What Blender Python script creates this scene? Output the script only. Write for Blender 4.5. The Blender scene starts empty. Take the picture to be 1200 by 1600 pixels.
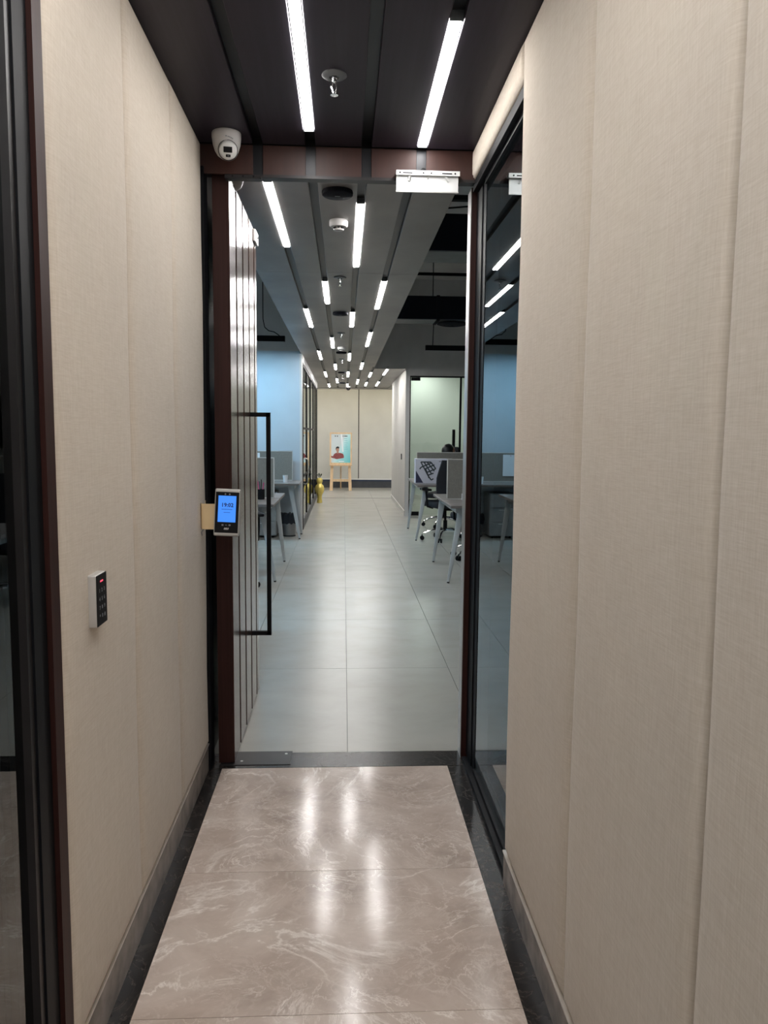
import bpy, bmesh, math, random
from mathutils import Vector, Matrix
random.seed(4)
PI = math.pi
SC = bpy.context.scene
COL = SC.collection

# ------------------------------------------------------------------ camera, world, exposure
cam_d = bpy.data.cameras.new('camera')
cam_d.sensor_fit = 'HORIZONTAL'
cam_d.sensor_width = 36.0
cam_d.lens = 36.0 * 1212 / 1200
cam_d.clip_start = 0.02
cam = bpy.data.objects.new('camera', cam_d)
COL.objects.link(cam)
RIGHT = Vector((0.99862294, -0.05164981, 0.00919405))
UP = Vector((-0.00398733, 0.10002026, 0.99497741))
FWD = Vector((0.05230998, 0.99364392, -0.09967658))
m4 = Matrix((RIGHT, UP, -FWD)).transposed().to_4x4()
m4.translation = Vector((0, 0, 1.37))
cam.matrix_world = m4
SC.camera = cam
SC.view_settings.view_transform = 'Standard'
SC.view_settings.look = 'None'
SC.view_settings.gamma = 1
SC.view_settings.exposure = 0.7
SC.view_settings.use_curve_mapping = False
w = bpy.data.worlds.new('world')
SC.world = w
w.use_nodes = True
w.node_tree.nodes['Background'].inputs[0].default_value = (0.6, 0.65, 0.7, 1)
w.node_tree.nodes['Background'].inputs[1].default_value = 0.03
SC.cycles.use_denoising = True
SC.cycles.max_bounces = 12
SC.cycles.transparent_max_bounces = 16
SC.cycles.sample_clamp_indirect = 6
SC.cycles.blur_glossy = 0.5
STRIP = 40.0        # radiance of the LED strips

# ------------------------------------------------------------------ materials
def nodes(name):
    m = bpy.data.materials.new(name)
    m.use_nodes = True
    nt = m.node_tree
    return m, nt, nt.nodes['Principled BSDF']
def nn(nt, t, **kw):
    n = nt.nodes.new(t)
    for k, v in kw.items():
        if k in n.inputs: n.inputs[k].default_value = v
        else: setattr(n, k, v)
    return n
def objco(nt, scale=(1, 1, 1), src='Object'):
    if src == 'Position':
        g = nn(nt, 'ShaderNodeNewGeometry'); out = g.outputs['Position']
    else:
        g = nn(nt, 'ShaderNodeTexCoord'); out = g.outputs[src]
    mp = nn(nt, 'ShaderNodeMapping'); mp.inputs['Scale'].default_value = scale
    nt.links.new(out, mp.inputs['Vector'])
    return mp.outputs['Vector']
def ramp(nt, fac, stops):
    r = nn(nt, 'ShaderNodeValToRGB')
    el = r.color_ramp.elements
    while len(el) < len(stops): el.new(0.5)
    for e, (p, c) in zip(el, stops):
        e.position = p; e.color = (*c, 1)
    nt.links.new(fac, r.inputs['Fac'])
    return r.outputs['Color']
def noise(nt, vec, scale, detail=3, rough=.5, dist=0):
    n = nn(nt, 'ShaderNodeTexNoise'); n.inputs['Scale'].default_value = scale
    n.inputs['Detail'].default_value = detail; n.inputs['Roughness'].default_value = rough
    n.inputs['Distortion'].default_value = dist
    nt.links.new(vec, n.inputs['Vector'])
    return n.outputs['Fac']
def bump(nt, p, h, strength, dist=.01):
    b = nn(nt, 'ShaderNodeBump'); b.inputs['Strength'].default_value = strength
    b.inputs['Distance'].default_value = dist
    nt.links.new(h, b.inputs['Height']); nt.links.new(b.outputs['Normal'], p.inputs['Normal'])
def plain(name, c, rough=.5, metal=0, var=.12, scale=9, spec=.5, coat=0, stretch=(1, 1, 1)):
    m, nt, p = nodes(name)
    v = objco(nt, stretch)
    f = noise(nt, v, scale, 4)
    lo = tuple(x * (1 - var) for x in c); hi = tuple(min(1, x * (1 + var)) for x in c)
    nt.links.new(ramp(nt, f, [(.3, lo), (.7, hi)]), p.inputs['Base Color'])
    p.inputs['Roughness'].default_value = rough
    p.inputs['Metallic'].default_value = metal
    p.inputs['Specular IOR Level'].default_value = spec
    p.inputs['Coat Weight'].default_value = coat
    p.inputs['Coat Roughness'].default_value = .08
    return m
def emit(name, c, s, base=.8):
    m, nt, p = nodes(name)
    p.inputs['Base Color'].default_value = (base, base, base, 1)
    p.inputs['Emission Color'].default_value = (*c, 1)
    p.inputs['Emission Strength'].default_value = s
    return m

def fabric():
    m, nt, p = nodes('linen_fabric')
    v = objco(nt, (1, 1, 1), 'Position')
    big = noise(nt, v, 1.7, 3)
    vv = objco(nt, (1, 330, 26), 'Position')
    f1 = noise(nt, vv, 1, 3, .6)
    vh = objco(nt, (1, 22, 420), 'Position')
    f2 = noise(nt, vh, 1, 3, .6)
    mx = nn(nt, 'ShaderNodeMath', operation='ADD'); nt.links.new(f1, mx.inputs[0]); nt.links.new(f2, mx.inputs[1])
    hf = nn(nt, 'ShaderNodeMath', operation='MULTIPLY'); nt.links.new(mx.outputs[0], hf.inputs[0]); hf.inputs[1].default_value = .5
    c1 = ramp(nt, hf.outputs[0], [(.32, (.56, .49, .405)), (.5, (.62, .555, .47)), (.68, (.68, .615, .535))])
    c2 = ramp(nt, big, [(.3, (.93, .93, .93)), (.7, (1, .995, .985))])
    mm = nn(nt, 'ShaderNodeMix', data_type='RGBA', blend_type='MULTIPLY'); mm.inputs[0].default_value = 1
    nt.links.new(c1, mm.inputs[6]); nt.links.new(c2, mm.inputs[7])
    nt.links.new(mm.outputs[2], p.inputs['Base Color'])
    p.inputs['Roughness'].default_value = .9
    p.inputs['Specular IOR Level'].default_value = .15
    p.inputs['Sheen Weight'].default_value = .15
    bump(nt, p, hf.outputs[0], .22, .002)
    return m
def marble():
    m, nt, p = nodes('taupe_marble')
    g = nn(nt, 'ShaderNodeNewGeometry')
    oi = nn(nt, 'ShaderNodeObjectInfo')
    cb = nn(nt, 'ShaderNodeCombineXYZ')
    ml = nn(nt, 'ShaderNodeMath', operation='MULTIPLY'); nt.links.new(oi.outputs['Random'], ml.inputs[0]); ml.inputs[1].default_value = .25
    nt.links.new(ml.outputs[0], cb.inputs['Z'])
    ad = nn(nt, 'ShaderNodeVectorMath', operation='ADD')
    nt.links.new(g.outputs['Position'], ad.inputs[0]); nt.links.new(cb.outputs[0], ad.inputs[1])
    v = ad.outputs[0]
    # cloudy base
    b = ramp(nt, noise(nt, v, 3.2, 9, .62, .6), [(.3, (.40, .325, .275)), (.5, (.54, .45, .39)), (.72, (.68, .59, .525))])
    def vein(scale, dist, width, col, inp, detail=6, rough=.6):
        f = noise(nt, v, scale, detail, rough, dist)
        s = nn(nt, 'ShaderNodeMath', operation='SUBTRACT'); nt.links.new(f, s.inputs[0]); s.inputs[1].default_value = .5
        a = nn(nt, 'ShaderNodeMath', operation='ABSOLUTE'); nt.links.new(s.outputs[0], a.inputs[0])
        r = ramp(nt, a.outputs[0], [(0, (1, 1, 1)), (width * .35, (.45, .45, .45)), (width, (0, 0, 0))])
        msk = ramp(nt, noise(nt, v, scale * 1.3 + 1, 2), [(.42, (0, 0, 0)), (.62, (1, 1, 1))])
        q = nn(nt, 'ShaderNodeMath', operation='MULTIPLY'); nt.links.new(r, q.inputs[0]); nt.links.new(msk, q.inputs[1])
        mx = nn(nt, 'ShaderNodeMix', data_type='RGBA'); nt.links.new(q.outputs[0], mx.inputs[0])
        nt.links.new(inp, mx.inputs[6]); mx.inputs[7].default_value = (*col, 1)
        return mx.outputs[2]
    c = vein(5.5, .9, .035, (.60, .52, .46), b)
    c = vein(1.7, 1.3, .022, (.86, .80, .74), c, 8, .62)
    c = vein(11, .9, .04, (.60, .51, .45), c)
    c = vein(7.3, 1.6, .018, (.68, .60, .54), c, 8, .66)
    c = vein(3.1, 2.0, .018, (.80, .73, .67), c, 8, .66)
    nt.links.new(c, p.inputs['Base Color'])
    p.inputs['Roughness'].default_value = .14
    p.inputs['Specular IOR Level'].default_value = .36
    bump(nt, p, noise(nt, v, 45, 3), .05, .0012)
    return m
def granite():
    m, nt, p = nodes('black_granite')
    v = objco(nt, (1, 1, 1), 'Position')
    b = ramp(nt, noise(nt, v, 9, 6, .6, .8), [(.3, (.008, .008, .009)), (.6, (.020, .018, .017)), (.8, (.045, .038, .033))])
    f = noise(nt, v, 7, 7, .65, 1.6)
    q = nn(nt, 'ShaderNodeMath', operation='SUBTRACT'); nt.links.new(f, q.inputs[0]); q.inputs[1].default_value = .5
    a = nn(nt, 'ShaderNodeMath', operation='ABSOLUTE'); nt.links.new(q.outputs[0], a.inputs[0])
    k = ramp(nt, a.outputs[0], [(0, (.5, .5, .5)), (.010, (0, 0, 0))])
    mx = nn(nt, 'ShaderNodeMix', data_type='RGBA'); nt.links.new(k, mx.inputs[0]); nt.links.new(b, mx.inputs[6]); mx.inputs[7].default_value = (.16, .13, .11, 1)
    nt.links.new(mx.outputs[2], p.inputs['Base Color'])
    p.inputs['Roughness'].default_value = .26
    p.inputs['Specular IOR Level'].default_value = .32
    return m
def tile_mat():
    m, nt, p = nodes('grey_porcelain')
    g = nn(nt, 'ShaderNodeNewGeometry')
    oi = nn(nt, 'ShaderNodeObjectInfo')
    cb = nn(nt, 'ShaderNodeCombineXYZ')
    ml = nn(nt, 'ShaderNodeMath', operation='MULTIPLY'); nt.links.new(oi.outputs['Random'], ml.inputs[0]); ml.inputs[1].default_value = 40
    nt.links.new(ml.outputs[0], cb.inputs['Z'])
    ad = nn(nt, 'ShaderNodeVectorMath', operation='ADD')
    nt.links.new(g.outputs['Position'], ad.inputs[0]); nt.links.new(cb.outputs[0], ad.inputs[1])
    mp = nn(nt, 'ShaderNodeMapping'); mp.inputs['Scale'].default_value = (1.2, 1.8, 1); nt.links.new(ad.outputs[0], mp.inputs['Vector'])
    f = noise(nt, mp.outputs[0], 2.2, 7, .6, .3)
    c = ramp(nt, f, [(.3, (.345, .338, .305)), (.5, (.375, .368, .335)), (.72, (.40, .393, .36))])
    nt.links.new(c, p.inputs['Base Color'])
    p.inputs['Roughness'].default_value = .27
    p.inputs['Specular IOR Level'].default_value = .5
    bump(nt, p, noise(nt, mp.outputs[0], 60, 3), .02, .002)
    return m
def laminate(name, c, rough, grain=(1, 1, 60), var=.15, coat=0):
    m, nt, p = nodes(name)
    v = objco(nt, grain, 'Position')
    f = noise(nt, v, 1.5, 5, .6)
    lo = tuple(x * (1 - var) for x in c); hi = tuple(x * (1 + var) for x in c)
    nt.links.new(ramp(nt, f, [(.3, lo), (.7, hi)]), p.inputs['Base Color'])
    p.inputs['Roughness'].default_value = rough
    p.inputs['Coat Weight'].default_value = coat
    p.inputs['Specular IOR Level'].default_value = .22 if name in ('brown_veneer_edge', 'laminate_shaded') else .5
    p.inputs['Coat Roughness'].default_value = .1
    return m
def glass_mat(name, tint, boost=1.0, rough=0.0):
    m = bpy.data.materials.new(name); m.use_nodes = True
    nt = m.node_tree; nt.nodes.clear()
    out = nn(nt, 'ShaderNodeOutputMaterial')
    tr = nn(nt, 'ShaderNodeBsdfTransparent'); tr.inputs[0].default_value = (*tint, 1)
    gl = nn(nt, 'ShaderNodeBsdfGlossy'); gl.inputs['Roughness'].default_value = rough
    gl.inputs['Color'].default_value = (.92, .97, .98, 1)
    fr = nn(nt, 'ShaderNodeFresnel'); fr.inputs['IOR'].default_value = 1.5 * boost
    mx = nn(nt, 'ShaderNodeMixShader')
    nt.links.new(fr.outputs[0], mx.inputs[0]); nt.links.new(tr.outputs[0], mx.inputs[1]); nt.links.new(gl.outputs[0], mx.inputs[2])
    nt.links.new(mx.outputs[0], out.inputs['Surface'])
    return m

M = dict(
    fabric=fabric(), marble=marble(), granite=granite(), tile=tile_mat(),
    grout=plain('dark_grout', (.10, .10, .095), .9),
    baseboard=plain('baseboard_stone', (.33, .295, .27), .25, var=.3, scale=14),
    basemetal=plain('brushed_trim', (.75, .72, .68), .35, .8),
    nearceil=laminate('laminate_shaded', (.030, .025, .037), .45, (40, 1, 1)),  # ceiling laminate darkened, the lack of light put into its colour
    farceil=laminate('laminate_lit', (.225, .212, .20), .42, (1.3, .9, 1), .22),  # same laminate made lighter, floor bounce light put into its colour
    fasciawood=laminate('red_brown_veneer', (.036, .010, .006), .5, (30, 1, 2), .15),
    doorwood=laminate('glossy_brown_laminate', (.085, .055, .045), .2, (1, 60, 1), .2, .0),
    dooredge=laminate('brown_veneer_edge', (.030, .010, .008), .5, (60, 60, 1), .25),
    blackmetal=plain('black_metal', (.005, .0055, .007), .5, .0, spec=.15),
    black=plain('matt_black', (.006, .006, .007), .7, spec=.2),
    channel=plain('groove_channel', (.012, .013, .016), .4, .3),
    headmetal=plain('grey_brown_metal', (.028, .026, .027), .4, .5),
    white_plastic=plain('white_plastic', (.66, .66, .65), .4, var=.04),
    camwhite=plain('camera_white', (.46, .45, .44), .45, var=.04),
    chrome=plain('chrome', (.85, .85, .86), .1, 1, var=.02),
    alu=plain('aluminium', (.62, .62, .61), .35, .7, var=.06),
    darkalu=plain('dull_escutcheon', (.17, .18, .19), .4, .5),
    silver=plain('silver_paint', (.55, .54, .52), .4, .4, var=.05),
    zinc=plain('zinc_plate', (.82, .84, .84), .38, .35, var=.05),
    cream=plain('cream_bracket', (.80, .62, .36), .45, var=.05),
    palewall=plain('pale_wall_paint', (.66, .66, .65), .8, var=.03, scale=3),
    bluewall=plain('pale_blue_wall_paint', (.50, .58, .64), .8, var=.03, scale=3),
    greywall=plain('grey_wall_paint', (.60, .59, .58), .85, var=.08, scale=3),
    slab=plain('grey_slab', (.58, .56, .54), .9, var=.12, scale=2),
    endwall2=plain('off_white_corridor_paint', (.52, .51, .475), .7, var=.04, scale=2),
    endwall=plain('beige_end_panel', (.60, .595, .56), .6, var=.05, scale=2),
    greenwall=plain('mint_white_wall', (.55, .585, .54), .8, var=.03, scale=2),
    shade_dark=plain('painted_shade', (.05, .05, .05), .9),  # dark tone stands in for shade in unlit rooms and panel seams
    darkbase=plain('dark_grey_base', (.05, .055, .065), .5),
    bluebase=plain('navy_line', (.015, .03, .07), .4),
    duct=plain('navy_black_duct', (.008, .009, .015), .8, spec=.2),
    ductunder=plain('duct_underside', (.10, .115, .13), .5),
    desktop=plain('grey_wood_top', (.17, .155, .145), .5, var=.2, scale=5, stretch=(1, 12, 1)),
    deskleg=plain('pale_grey_leg', (.46, .49, .50), .35, var=.04),
    screen=plain('taupe_screen_fabric', (.225, .215, .19), .9, var=.08, scale=60),
    screenframe=plain('screen_frame', (.58, .57, .54), .4),
    modesty=plain('grey_modesty', (.26, .27, .27), .6),
    mesh=plain('black_mesh', (.010, .012, .018), .75),
    paper=plain('white_paper', (.80, .83, .86), .7, var=.03),
    cartonw=plain('white_carton', (.60, .62, .70), .6, var=.04),
    ink=plain('dark_teal_ink', (.035, .055, .065), .6),
    inknavy=plain('navy_ink', (.03, .035, .08), .6),
    pine=plain('pale_pine', (.72, .52, .31), .5, var=.15, scale=6, stretch=(6, 6, 1)),
    gold=plain('yellow_gold_glaze', (.75, .60, .16), .18, .35, var=.15),
    leafdark=plain('dark_leaf', (.02, .035, .02), .6),
    hair=plain('black_hair', (.006, .006, .007), .45),
    skin=plain('skin', (.42, .23, .16), .5, var=.06),
    cloth=plain('dark_green_shirt', (.03, .05, .045), .8),
    trousers=plain('dark_trousers', (.02, .02, .025), .85),
    shirt=plain('maroon_check_print', (.25, .06, .06), .7, var=.5, scale=60),
    glass=glass_mat('tinted_glazing', (.42, .47, .47), 1.55),
    clear=glass_mat('clear_glazing', (.93, .97, .95)),
    darkglass=glass_mat('dark_glazing', (.25, .27, .28), 1.05),
    backblack=plain('gloss_black_panel', (.006, .007, .008), .12),
    led=emit('led_diffuser', (1.0, .97, .95), STRIP), nearled=emit('near_led_diffuser', (1.0, .97, .95), STRIP * .70),
    cove=emit('warm_cove_led', (1.0, .90, .66), 12),
    blueled=emit('cool_led', (.40, .74, 1.0), 72),
    roomled=emit('room_led', (.98, 1.0, .95), 17),
    roomw=emit('white_room_led', (.97, .98, 1.0), 16),
    bluescr=emit('terminal_screen', (.05, .27, 1.0), .66, .01),
    bluetxt=plain('screen_ink', (.004, .01, .06), .6),
    red=emit('red_indicator', (1.0, .06, .12), 1.0, .05),
    exitg=emit('green_glow_face', (.45, .9, .75), .8),
    greykey=plain('grey_key_print', (.22, .23, .25), .6),
    binmetal=plain('mesh_bin_metal', (.30, .30, .30), .35, .8),
    magenta=plain('magenta_pen', (.6, .04, .2), .5),
    posterwhite=plain('poster_pale', (.70, .78, .78), .5, var=.03),
    teal=plain('poster_teal', (.16, .52, .55), .5, var=.06),
)
def poster_mat():
    m, nt, p = nodes('poster_print')
    tc = nn(nt, 'ShaderNodeTexCoord'); sx = nn(nt, 'ShaderNodeSeparateXYZ')
    nt.links.new(tc.outputs['Generated'], sx.inputs[0])
    a = nn(nt, 'ShaderNodeMath', operation='MULTIPLY_ADD')   # x*.9 - z*.55
    nt.links.new(sx.outputs['Z'], a.inputs[0]); a.inputs[1].default_value = -.62
    b = nn(nt, 'ShaderNodeMath', operation='MULTIPLY'); nt.links.new(sx.outputs['X'], b.inputs[0]); b.inputs[1].default_value = .85
    nt.links.new(b.outputs[0], a.inputs[2])
    c = ramp(nt, a.outputs[0], [(-.0, (.58, .65, .66)), (.12, (.55, .77, .78)), (.35, (.30, .66, .68)), (.8, (.12, .50, .55))])
    nt.links.new(c, p.inputs['Base Color']); p.inputs['Roughness'].default_value = .5
    return m
M['poster'] = poster_mat()

# ------------------------------------------------------------------ mesh helpers
class B:
    def __init__(s): s.bm = bmesh.new()
    def box(s, x0, x1, y0, y1, z0, z1, bev=0, seg=2):
        r = bmesh.ops.create_cube(s.bm, size=1)
        vs = r['verts']
        bmesh.ops.scale(s.bm, vec=(abs(x1 - x0), abs(y1 - y0), abs(z1 - z0)), verts=vs)
        bmesh.ops.translate(s.bm, vec=((x0 + x1) / 2, (y0 + y1) / 2, (z0 + z1) / 2), verts=vs)
        if bev:
            es = list({e for v in vs for e in v.link_edges})
            bmesh.ops.bevel(s.bm, geom=es, offset=bev, segments=seg, affect='EDGES', profile=.5)
        return s
    def mbox(s, mat, sx, sy, sz, bev=0, seg=2):
        n0 = len(s.bm.verts)
        old = set(s.bm.verts)
        s.box(-sx / 2, sx / 2, -sy / 2, sy / 2, -sz / 2, sz / 2, bev, seg)
        bmesh.ops.transform(s.bm, matrix=mat, verts=[v for v in s.bm.verts if v not in old])
        return s
    def cyl(s, p0, p1, r0, r1=None, n=16, cap=True):
        p0, p1 = Vector(p0), Vector(p1); r1 = r0 if r1 is None else r1
        d = (p1 - p0); q = d.to_track_quat('Z', 'Y').to_matrix()
        ra, rb = [], []
        for i in range(n):
            a = 2 * PI * i / n; o = q @ Vector((math.cos(a), math.sin(a), 0))
            ra.append(s.bm.verts.new(p0 + o * r0)); rb.append(s.bm.verts.new(p1 + o * r1))
        for i in range(n):
            s.bm.faces.new((ra[i], ra[(i + 1) % n], rb[(i + 1) % n], rb[i]))
        if cap:
            s.bm.faces.new(ra[::-1]); s.bm.faces.new(rb)
        return s
    def lathe(s, prof, c=(0, 0, 0), n=24, axis='Z', mat=None):
        rings = []
        for r, h in prof:
            if r < 1e-5: rings.append([s.bm.verts.new((0, 0, h))])
            else: rings.append([s.bm.verts.new((r * math.cos(2 * PI * i / n), r * math.sin(2 * PI * i / n), h)) for i in range(n)])
        for a, b in zip(rings, rings[1:]):
            for i in range(n):
                j = (i + 1) % n
                if len(a) == 1 and len(b) == 1: continue
                if len(a) == 1: s.bm.faces.new((a[0], b[j], b[i]))
                elif len(b) == 1: s.bm.faces.new((a[i], a[j], b[0]))
                else: s.bm.faces.new((a[i], a[j], b[j], b[i]))
        vs = [v for r in rings for v in r]
        if mat is not None: bmesh.ops.transform(s.bm, matrix=mat, verts=vs)
        bmesh.ops.translate(s.bm, vec=c, verts=vs)
        return s
    def tube(s, pts, r, n=8, closed=False):
        pts = [Vector(p) for p in pts]
        rings = []; L = len(pts); up = None
        for i, p in enumerate(pts):
            if closed: t = pts[(i + 1) % L] - pts[i - 1]
            else: t = pts[min(i + 1, L - 1)] - pts[max(i - 1, 0)]
            t.normalize()
            if up is None:
                up = t.orthogonal().normalized()
            else:
                up = (up - t * up.dot(t)).normalized()
            w_ = t.cross(up)
            rr = r[i] if isinstance(r, (list, tuple)) else r
            rings.append([s.bm.verts.new(p + (up * math.cos(2 * PI * k / n) + w_ * math.sin(2 * PI * k / n)) * rr) for k in range(n)])
        for i in range(L if closed else L - 1):
            a, b = rings[i], rings[(i + 1) % L]
            for k in range(n):
                s.bm.faces.new((a[k], a[(k + 1) % n], b[(k + 1) % n], b[k]))
        if not closed:
            s.bm.faces.new(rings[0][::-1]); s.bm.faces.new(rings[-1])
        return s
    def sheet(s, pts, y0, y1):
        """extrude an (x,z) polygon between two y values"""
        a = [s.bm.verts.new((x, y0, z)) for x, z in pts]; b = [s.bm.verts.new((x, y1, z)) for x, z in pts]
        s.bm.faces.new(a); s.bm.faces.new(b[::-1])
        for i in range(len(pts)):
            j = (i + 1) % len(pts); s.bm.faces.new((a[j], a[i], b[i], b[j]))
        return s
    def mesh(s, name, m, smooth=False):
        bmesh.ops.recalc_face_normals(s.bm, faces=s.bm.faces)
        me = bpy.data.meshes.new(name); s.bm.to_mesh(me); s.bm.free()
        me.materials.append(M[m] if isinstance(m, str) else m)
        if smooth:
            me.shade_smooth()
            try: me.set_sharp_from_angle(angle=math.radians(40))
            except Exception: pass
        return me
def link(name, me, parent=None, loc=None):
    o = bpy.data.objects.new(name, me); COL.objects.link(o)
    if parent: o.parent = parent
    if loc is not None: o.location = loc
    return o
def obj(name, b, m, parent=None, smooth=False, label=None):
    o = link(name, b.mesh(name, m, smooth), parent)
    if label: o['label'] = label
    return o
def struct(name, label, cat, b=None, m=None, smooth=False, parent=None):
    if b is None: o = link(name, None, parent)
    else: o = obj(name, b, m, parent, smooth)
    if parent is None:
        o['kind'] = 'structure'; o['label'] = label; o['category'] = cat
    return o
def thing(name, label, cat, loc=(0, 0, 0), rz=0, group=None):
    o = link(name, None); o.location = loc; o.rotation_euler = (0, 0, rz)
    o['label'] = label; o['category'] = cat
    if group: o['group'] = group
    return o
def tag(o, label, cat, group=None):
    o['label'] = label; o['category'] = cat
    if group: o['group'] = group
    return o
def children(o): return list(o.children)
def dup(root, loc, rz=0, label=None):
    r = root.copy(); COL.objects.link(r); r.location = loc; r.rotation_euler = (0, 0, rz)
    if label: r['label'] = label
    for ch in children(root):
        c = ch.copy(); COL.objects.link(c); c.parent = r
        for g in children(ch):
            d = g.copy(); COL.objects.link(d); d.parent = c
    return r
def text_mesh(name, txt, size, m, align='CENTER'):
    cu = bpy.data.curves.new(name, 'FONT'); cu.body = txt; cu.size = size; cu.align_x = align; cu.align_y = 'CENTER'
    cu.extrude = .0002; cu.resolution_u = 2; cu.offset = size * .025
    t = bpy.data.objects.new(name, cu); COL.objects.link(t)
    dg = bpy.context.evaluated_depsgraph_get()
    me = bpy.data.meshes.new_from_object(t.evaluated_get(dg))
    bpy.data.objects.remove(t); bpy.data.curves.remove(cu)
    me.materials.clear(); me.materials.append(M[m])
    return me

# ================================================================== LARGE STRUCTURE
XL, XR = -0.544, 0.495           # faces of the near corridor
ZN, ZF = 2.46, 2.45              # near and office dropped ceilings
YD = 3.09                        # near face of the door header

# ---- floor
floor = struct('floor', 'floor of marble slabs, black granite borders and large grey tiles', 'floor',
               B().box(-5.2, 6.2, -2.2, 20.1, -.12, -.006), 'grout')
# marble slabs
J = [-1.934, -1.324, -.714, -.104, .506, 1.112, 1.716, 2.326, 3.09]
for a, b_ in zip(J, J[1:]):
    obj('marble_slab', B().box(-.492, .436, a + .0008, b_ - .0008, -.006, 0), 'marble', floor)
obj('border_slab', B().sheet([(0, 0)] * 0 or [(-.56, -.006), (-.493, -.006), (-.493, 0), (-.56, 0)], -1.93, 3.088), 'granite', floor)
for y0, y1 in ((-1.93, .9), (.902, 2.1), (2.102, 3.088)):
    obj('border_slab', B().box(.437, .60, y0, y1, -.006, 0), 'granite', floor)
obj('threshold_slab', B().box(-.60, .60, 3.09, 3.238, -.006, .001), 'granite', floor)
sp = obj('floor_spring_cover', B().box(-.50, -.215, 3.115, 3.25, 0, .004, .001, 1), 'headmetal', floor)
obj('screw', B().cyl((-.42, 3.15, .004), (-.42, 3.15, .0055), .006, n=10).cyl((-.24, 3.22, .004), (-.24, 3.22, .0055), .006, n=10), 'alu', sp)
# office tiles
tile_me = B().box(-.2985, .2985, -.6005, .6005, -.008, 0).mesh('tile', 'tile')
TX0, TY0, TL = .022, 3.242, 1.204
cnt = 0
for j in range(14):
    yc = TY0 + TL * (j + .5)
    for i in range(-8, 10):
        xc = TX0 + .6 * (i + .5)
        if yc > 16.9 and not -3.2 < xc < 3.4: continue
        if yc > 13.2 and (xc > 4.2 or xc < -4.2): continue
        link('tile', tile_me, floor, (xc, yc, 0))
obj('expansion_strip', B().box(-3.2, 3.4, 16.63, 16.68, -.004, .0015), 'black', floor)

# ---- padded fabric panels
def pad(side, y0, y1, z0, z1, x_face, depth=.024, nu=14, nv=16, edge=.038):
    """padded panel facing +x (side=-1 wall) or -x; returns B"""
    b = B(); sgn = 1 if side < 0 else -1
    def fall(t, L):
        d = min(t, L - t)
        if d >= edge: return 1.0
        q = 1 - d / edge
        return math.sqrt(max(0, 1 - q * q))
    def coords(L, n):
        c = [0, edge * .06, edge * .22, edge * .5, edge]
        k = max(2, n - 8)
        mid = [edge + (L - 2 * edge) * i / k for i in range(1, k)]
        return c + mid + [L - t for t in c[::-1]]
    U = coords(y1 - y0, nu); V = coords(z1 - z0, nv)
    g = []
    ph = random.random() * 6
    for u in U:
        row = []
        for v in V:
            h = min(fall(u, y1 - y0), fall(v, z1 - z0)) * depth
            h += .0016 * math.sin(v * 7 + ph) * (1 if h > .001 else 0)
            yy = y0 + u
            if u in (U[0], U[-1], U[1], U[-2]): yy += .0016 * math.sin(v * 5.3 + ph) * (1 if 0 < v < z1 - z0 else 0)
            row.append(b.bm.verts.new((x_face - sgn * depth + sgn * h, yy, z0 + v)))
        g.append(row)
    for i in range(len(U) - 1):
        for k in range(len(V) - 1):
            b.bm.faces.new((g[i][k], g[i + 1][k], g[i + 1][k + 1], g[i][k + 1]))
    # close the back
    xb = x_face - sgn * (depth + .006)
    back = [b.bm.verts.new((xb, y, z)) for y, z in ((y0, z0), (y1, z0), (y1, z1), (y0, z1))]
    b.bm.faces.new(back)
    e0 = [g[i][0] for i in range(len(U))]; e1 = [g[-1][k] for k in range(len(V))]
    e2 = [g[i][-1] for i in range(len(U))][::-1]; e3 = [g[0][k] for k in range(len(V))][::-1]
    for e, (p, q) in ((e0, (0, 1)), (e1, (1, 2)), (e2, (2, 3)), (e3, (3, 0))):
        b.bm.faces.new(e + [back[q], back[p]])
    return b

wall_left = struct('wall_left', 'left corridor wall clad in beige padded linen panels', 'wall',
                   B().box(-.70, -.562, 1.49, 3.08, 0, 2.6), 'shade_dark')  # base coloured dark so the gaps between panels look shaded
for a, b_ in ((1.492, 2.03), (2.031, 2.551), (2.552, 3.072)):
    obj('fabric_panel', pad(-1, a + .001, b_ - .001, .113, 2.462, -.537), 'fabric', wall_left, True)
bl = struct('baseboard_left', 'grey brown stone skirting at the foot of the left fabric wall', 'baseboard',
            B().box(-.563, -.544, 1.49, 3.078, 0, .110), 'baseboard')
obj('trim_strip', B().box(-.563, -.540, 1.49, 3.078, .110, .1145), 'basemetal', bl)
wall_right = struct('wall_right', 'right corridor wall clad in beige padded linen panels', 'wall',
                    B().box(.514, .70, -1.9, 2.238, 0, 2.6), 'shade_dark')  # dark base again paints the shade in the panel seams
for a, b_ in ((-1.4, -.80), (-.798, -.2), (-.198, .402), (.404, 1.004), (1.006, 1.604), (1.606, 2.238)):
    obj('fabric_panel', pad(1, a + .0012, b_ - .0012, .106, 2.462, .489), 'fabric', wall_right, True)
br = struct('baseboard_right', 'grey brown stone skirting at the foot of the right fabric wall', 'baseboard',
            B().box(.495, .515, -1.9, 2.24, 0, .102), 'baseboard')
obj('trim_strip', B().box(.491, .515, -1.9, 2.24, .102, .1065), 'basemetal', br)
# upper padded band above the right glazing
ub = struct('trim_1', 'padded linen band above the right hand glazing', 'trim', B().box(.514, .62, 2.24, 3.09, 2.352, 2.6), 'palewall')
obj('fabric_panel', pad(1, 2.24, 3.09, 2.352, 2.462, .489, .022, 14, 9, .03), 'fabric', ub, True)

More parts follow.
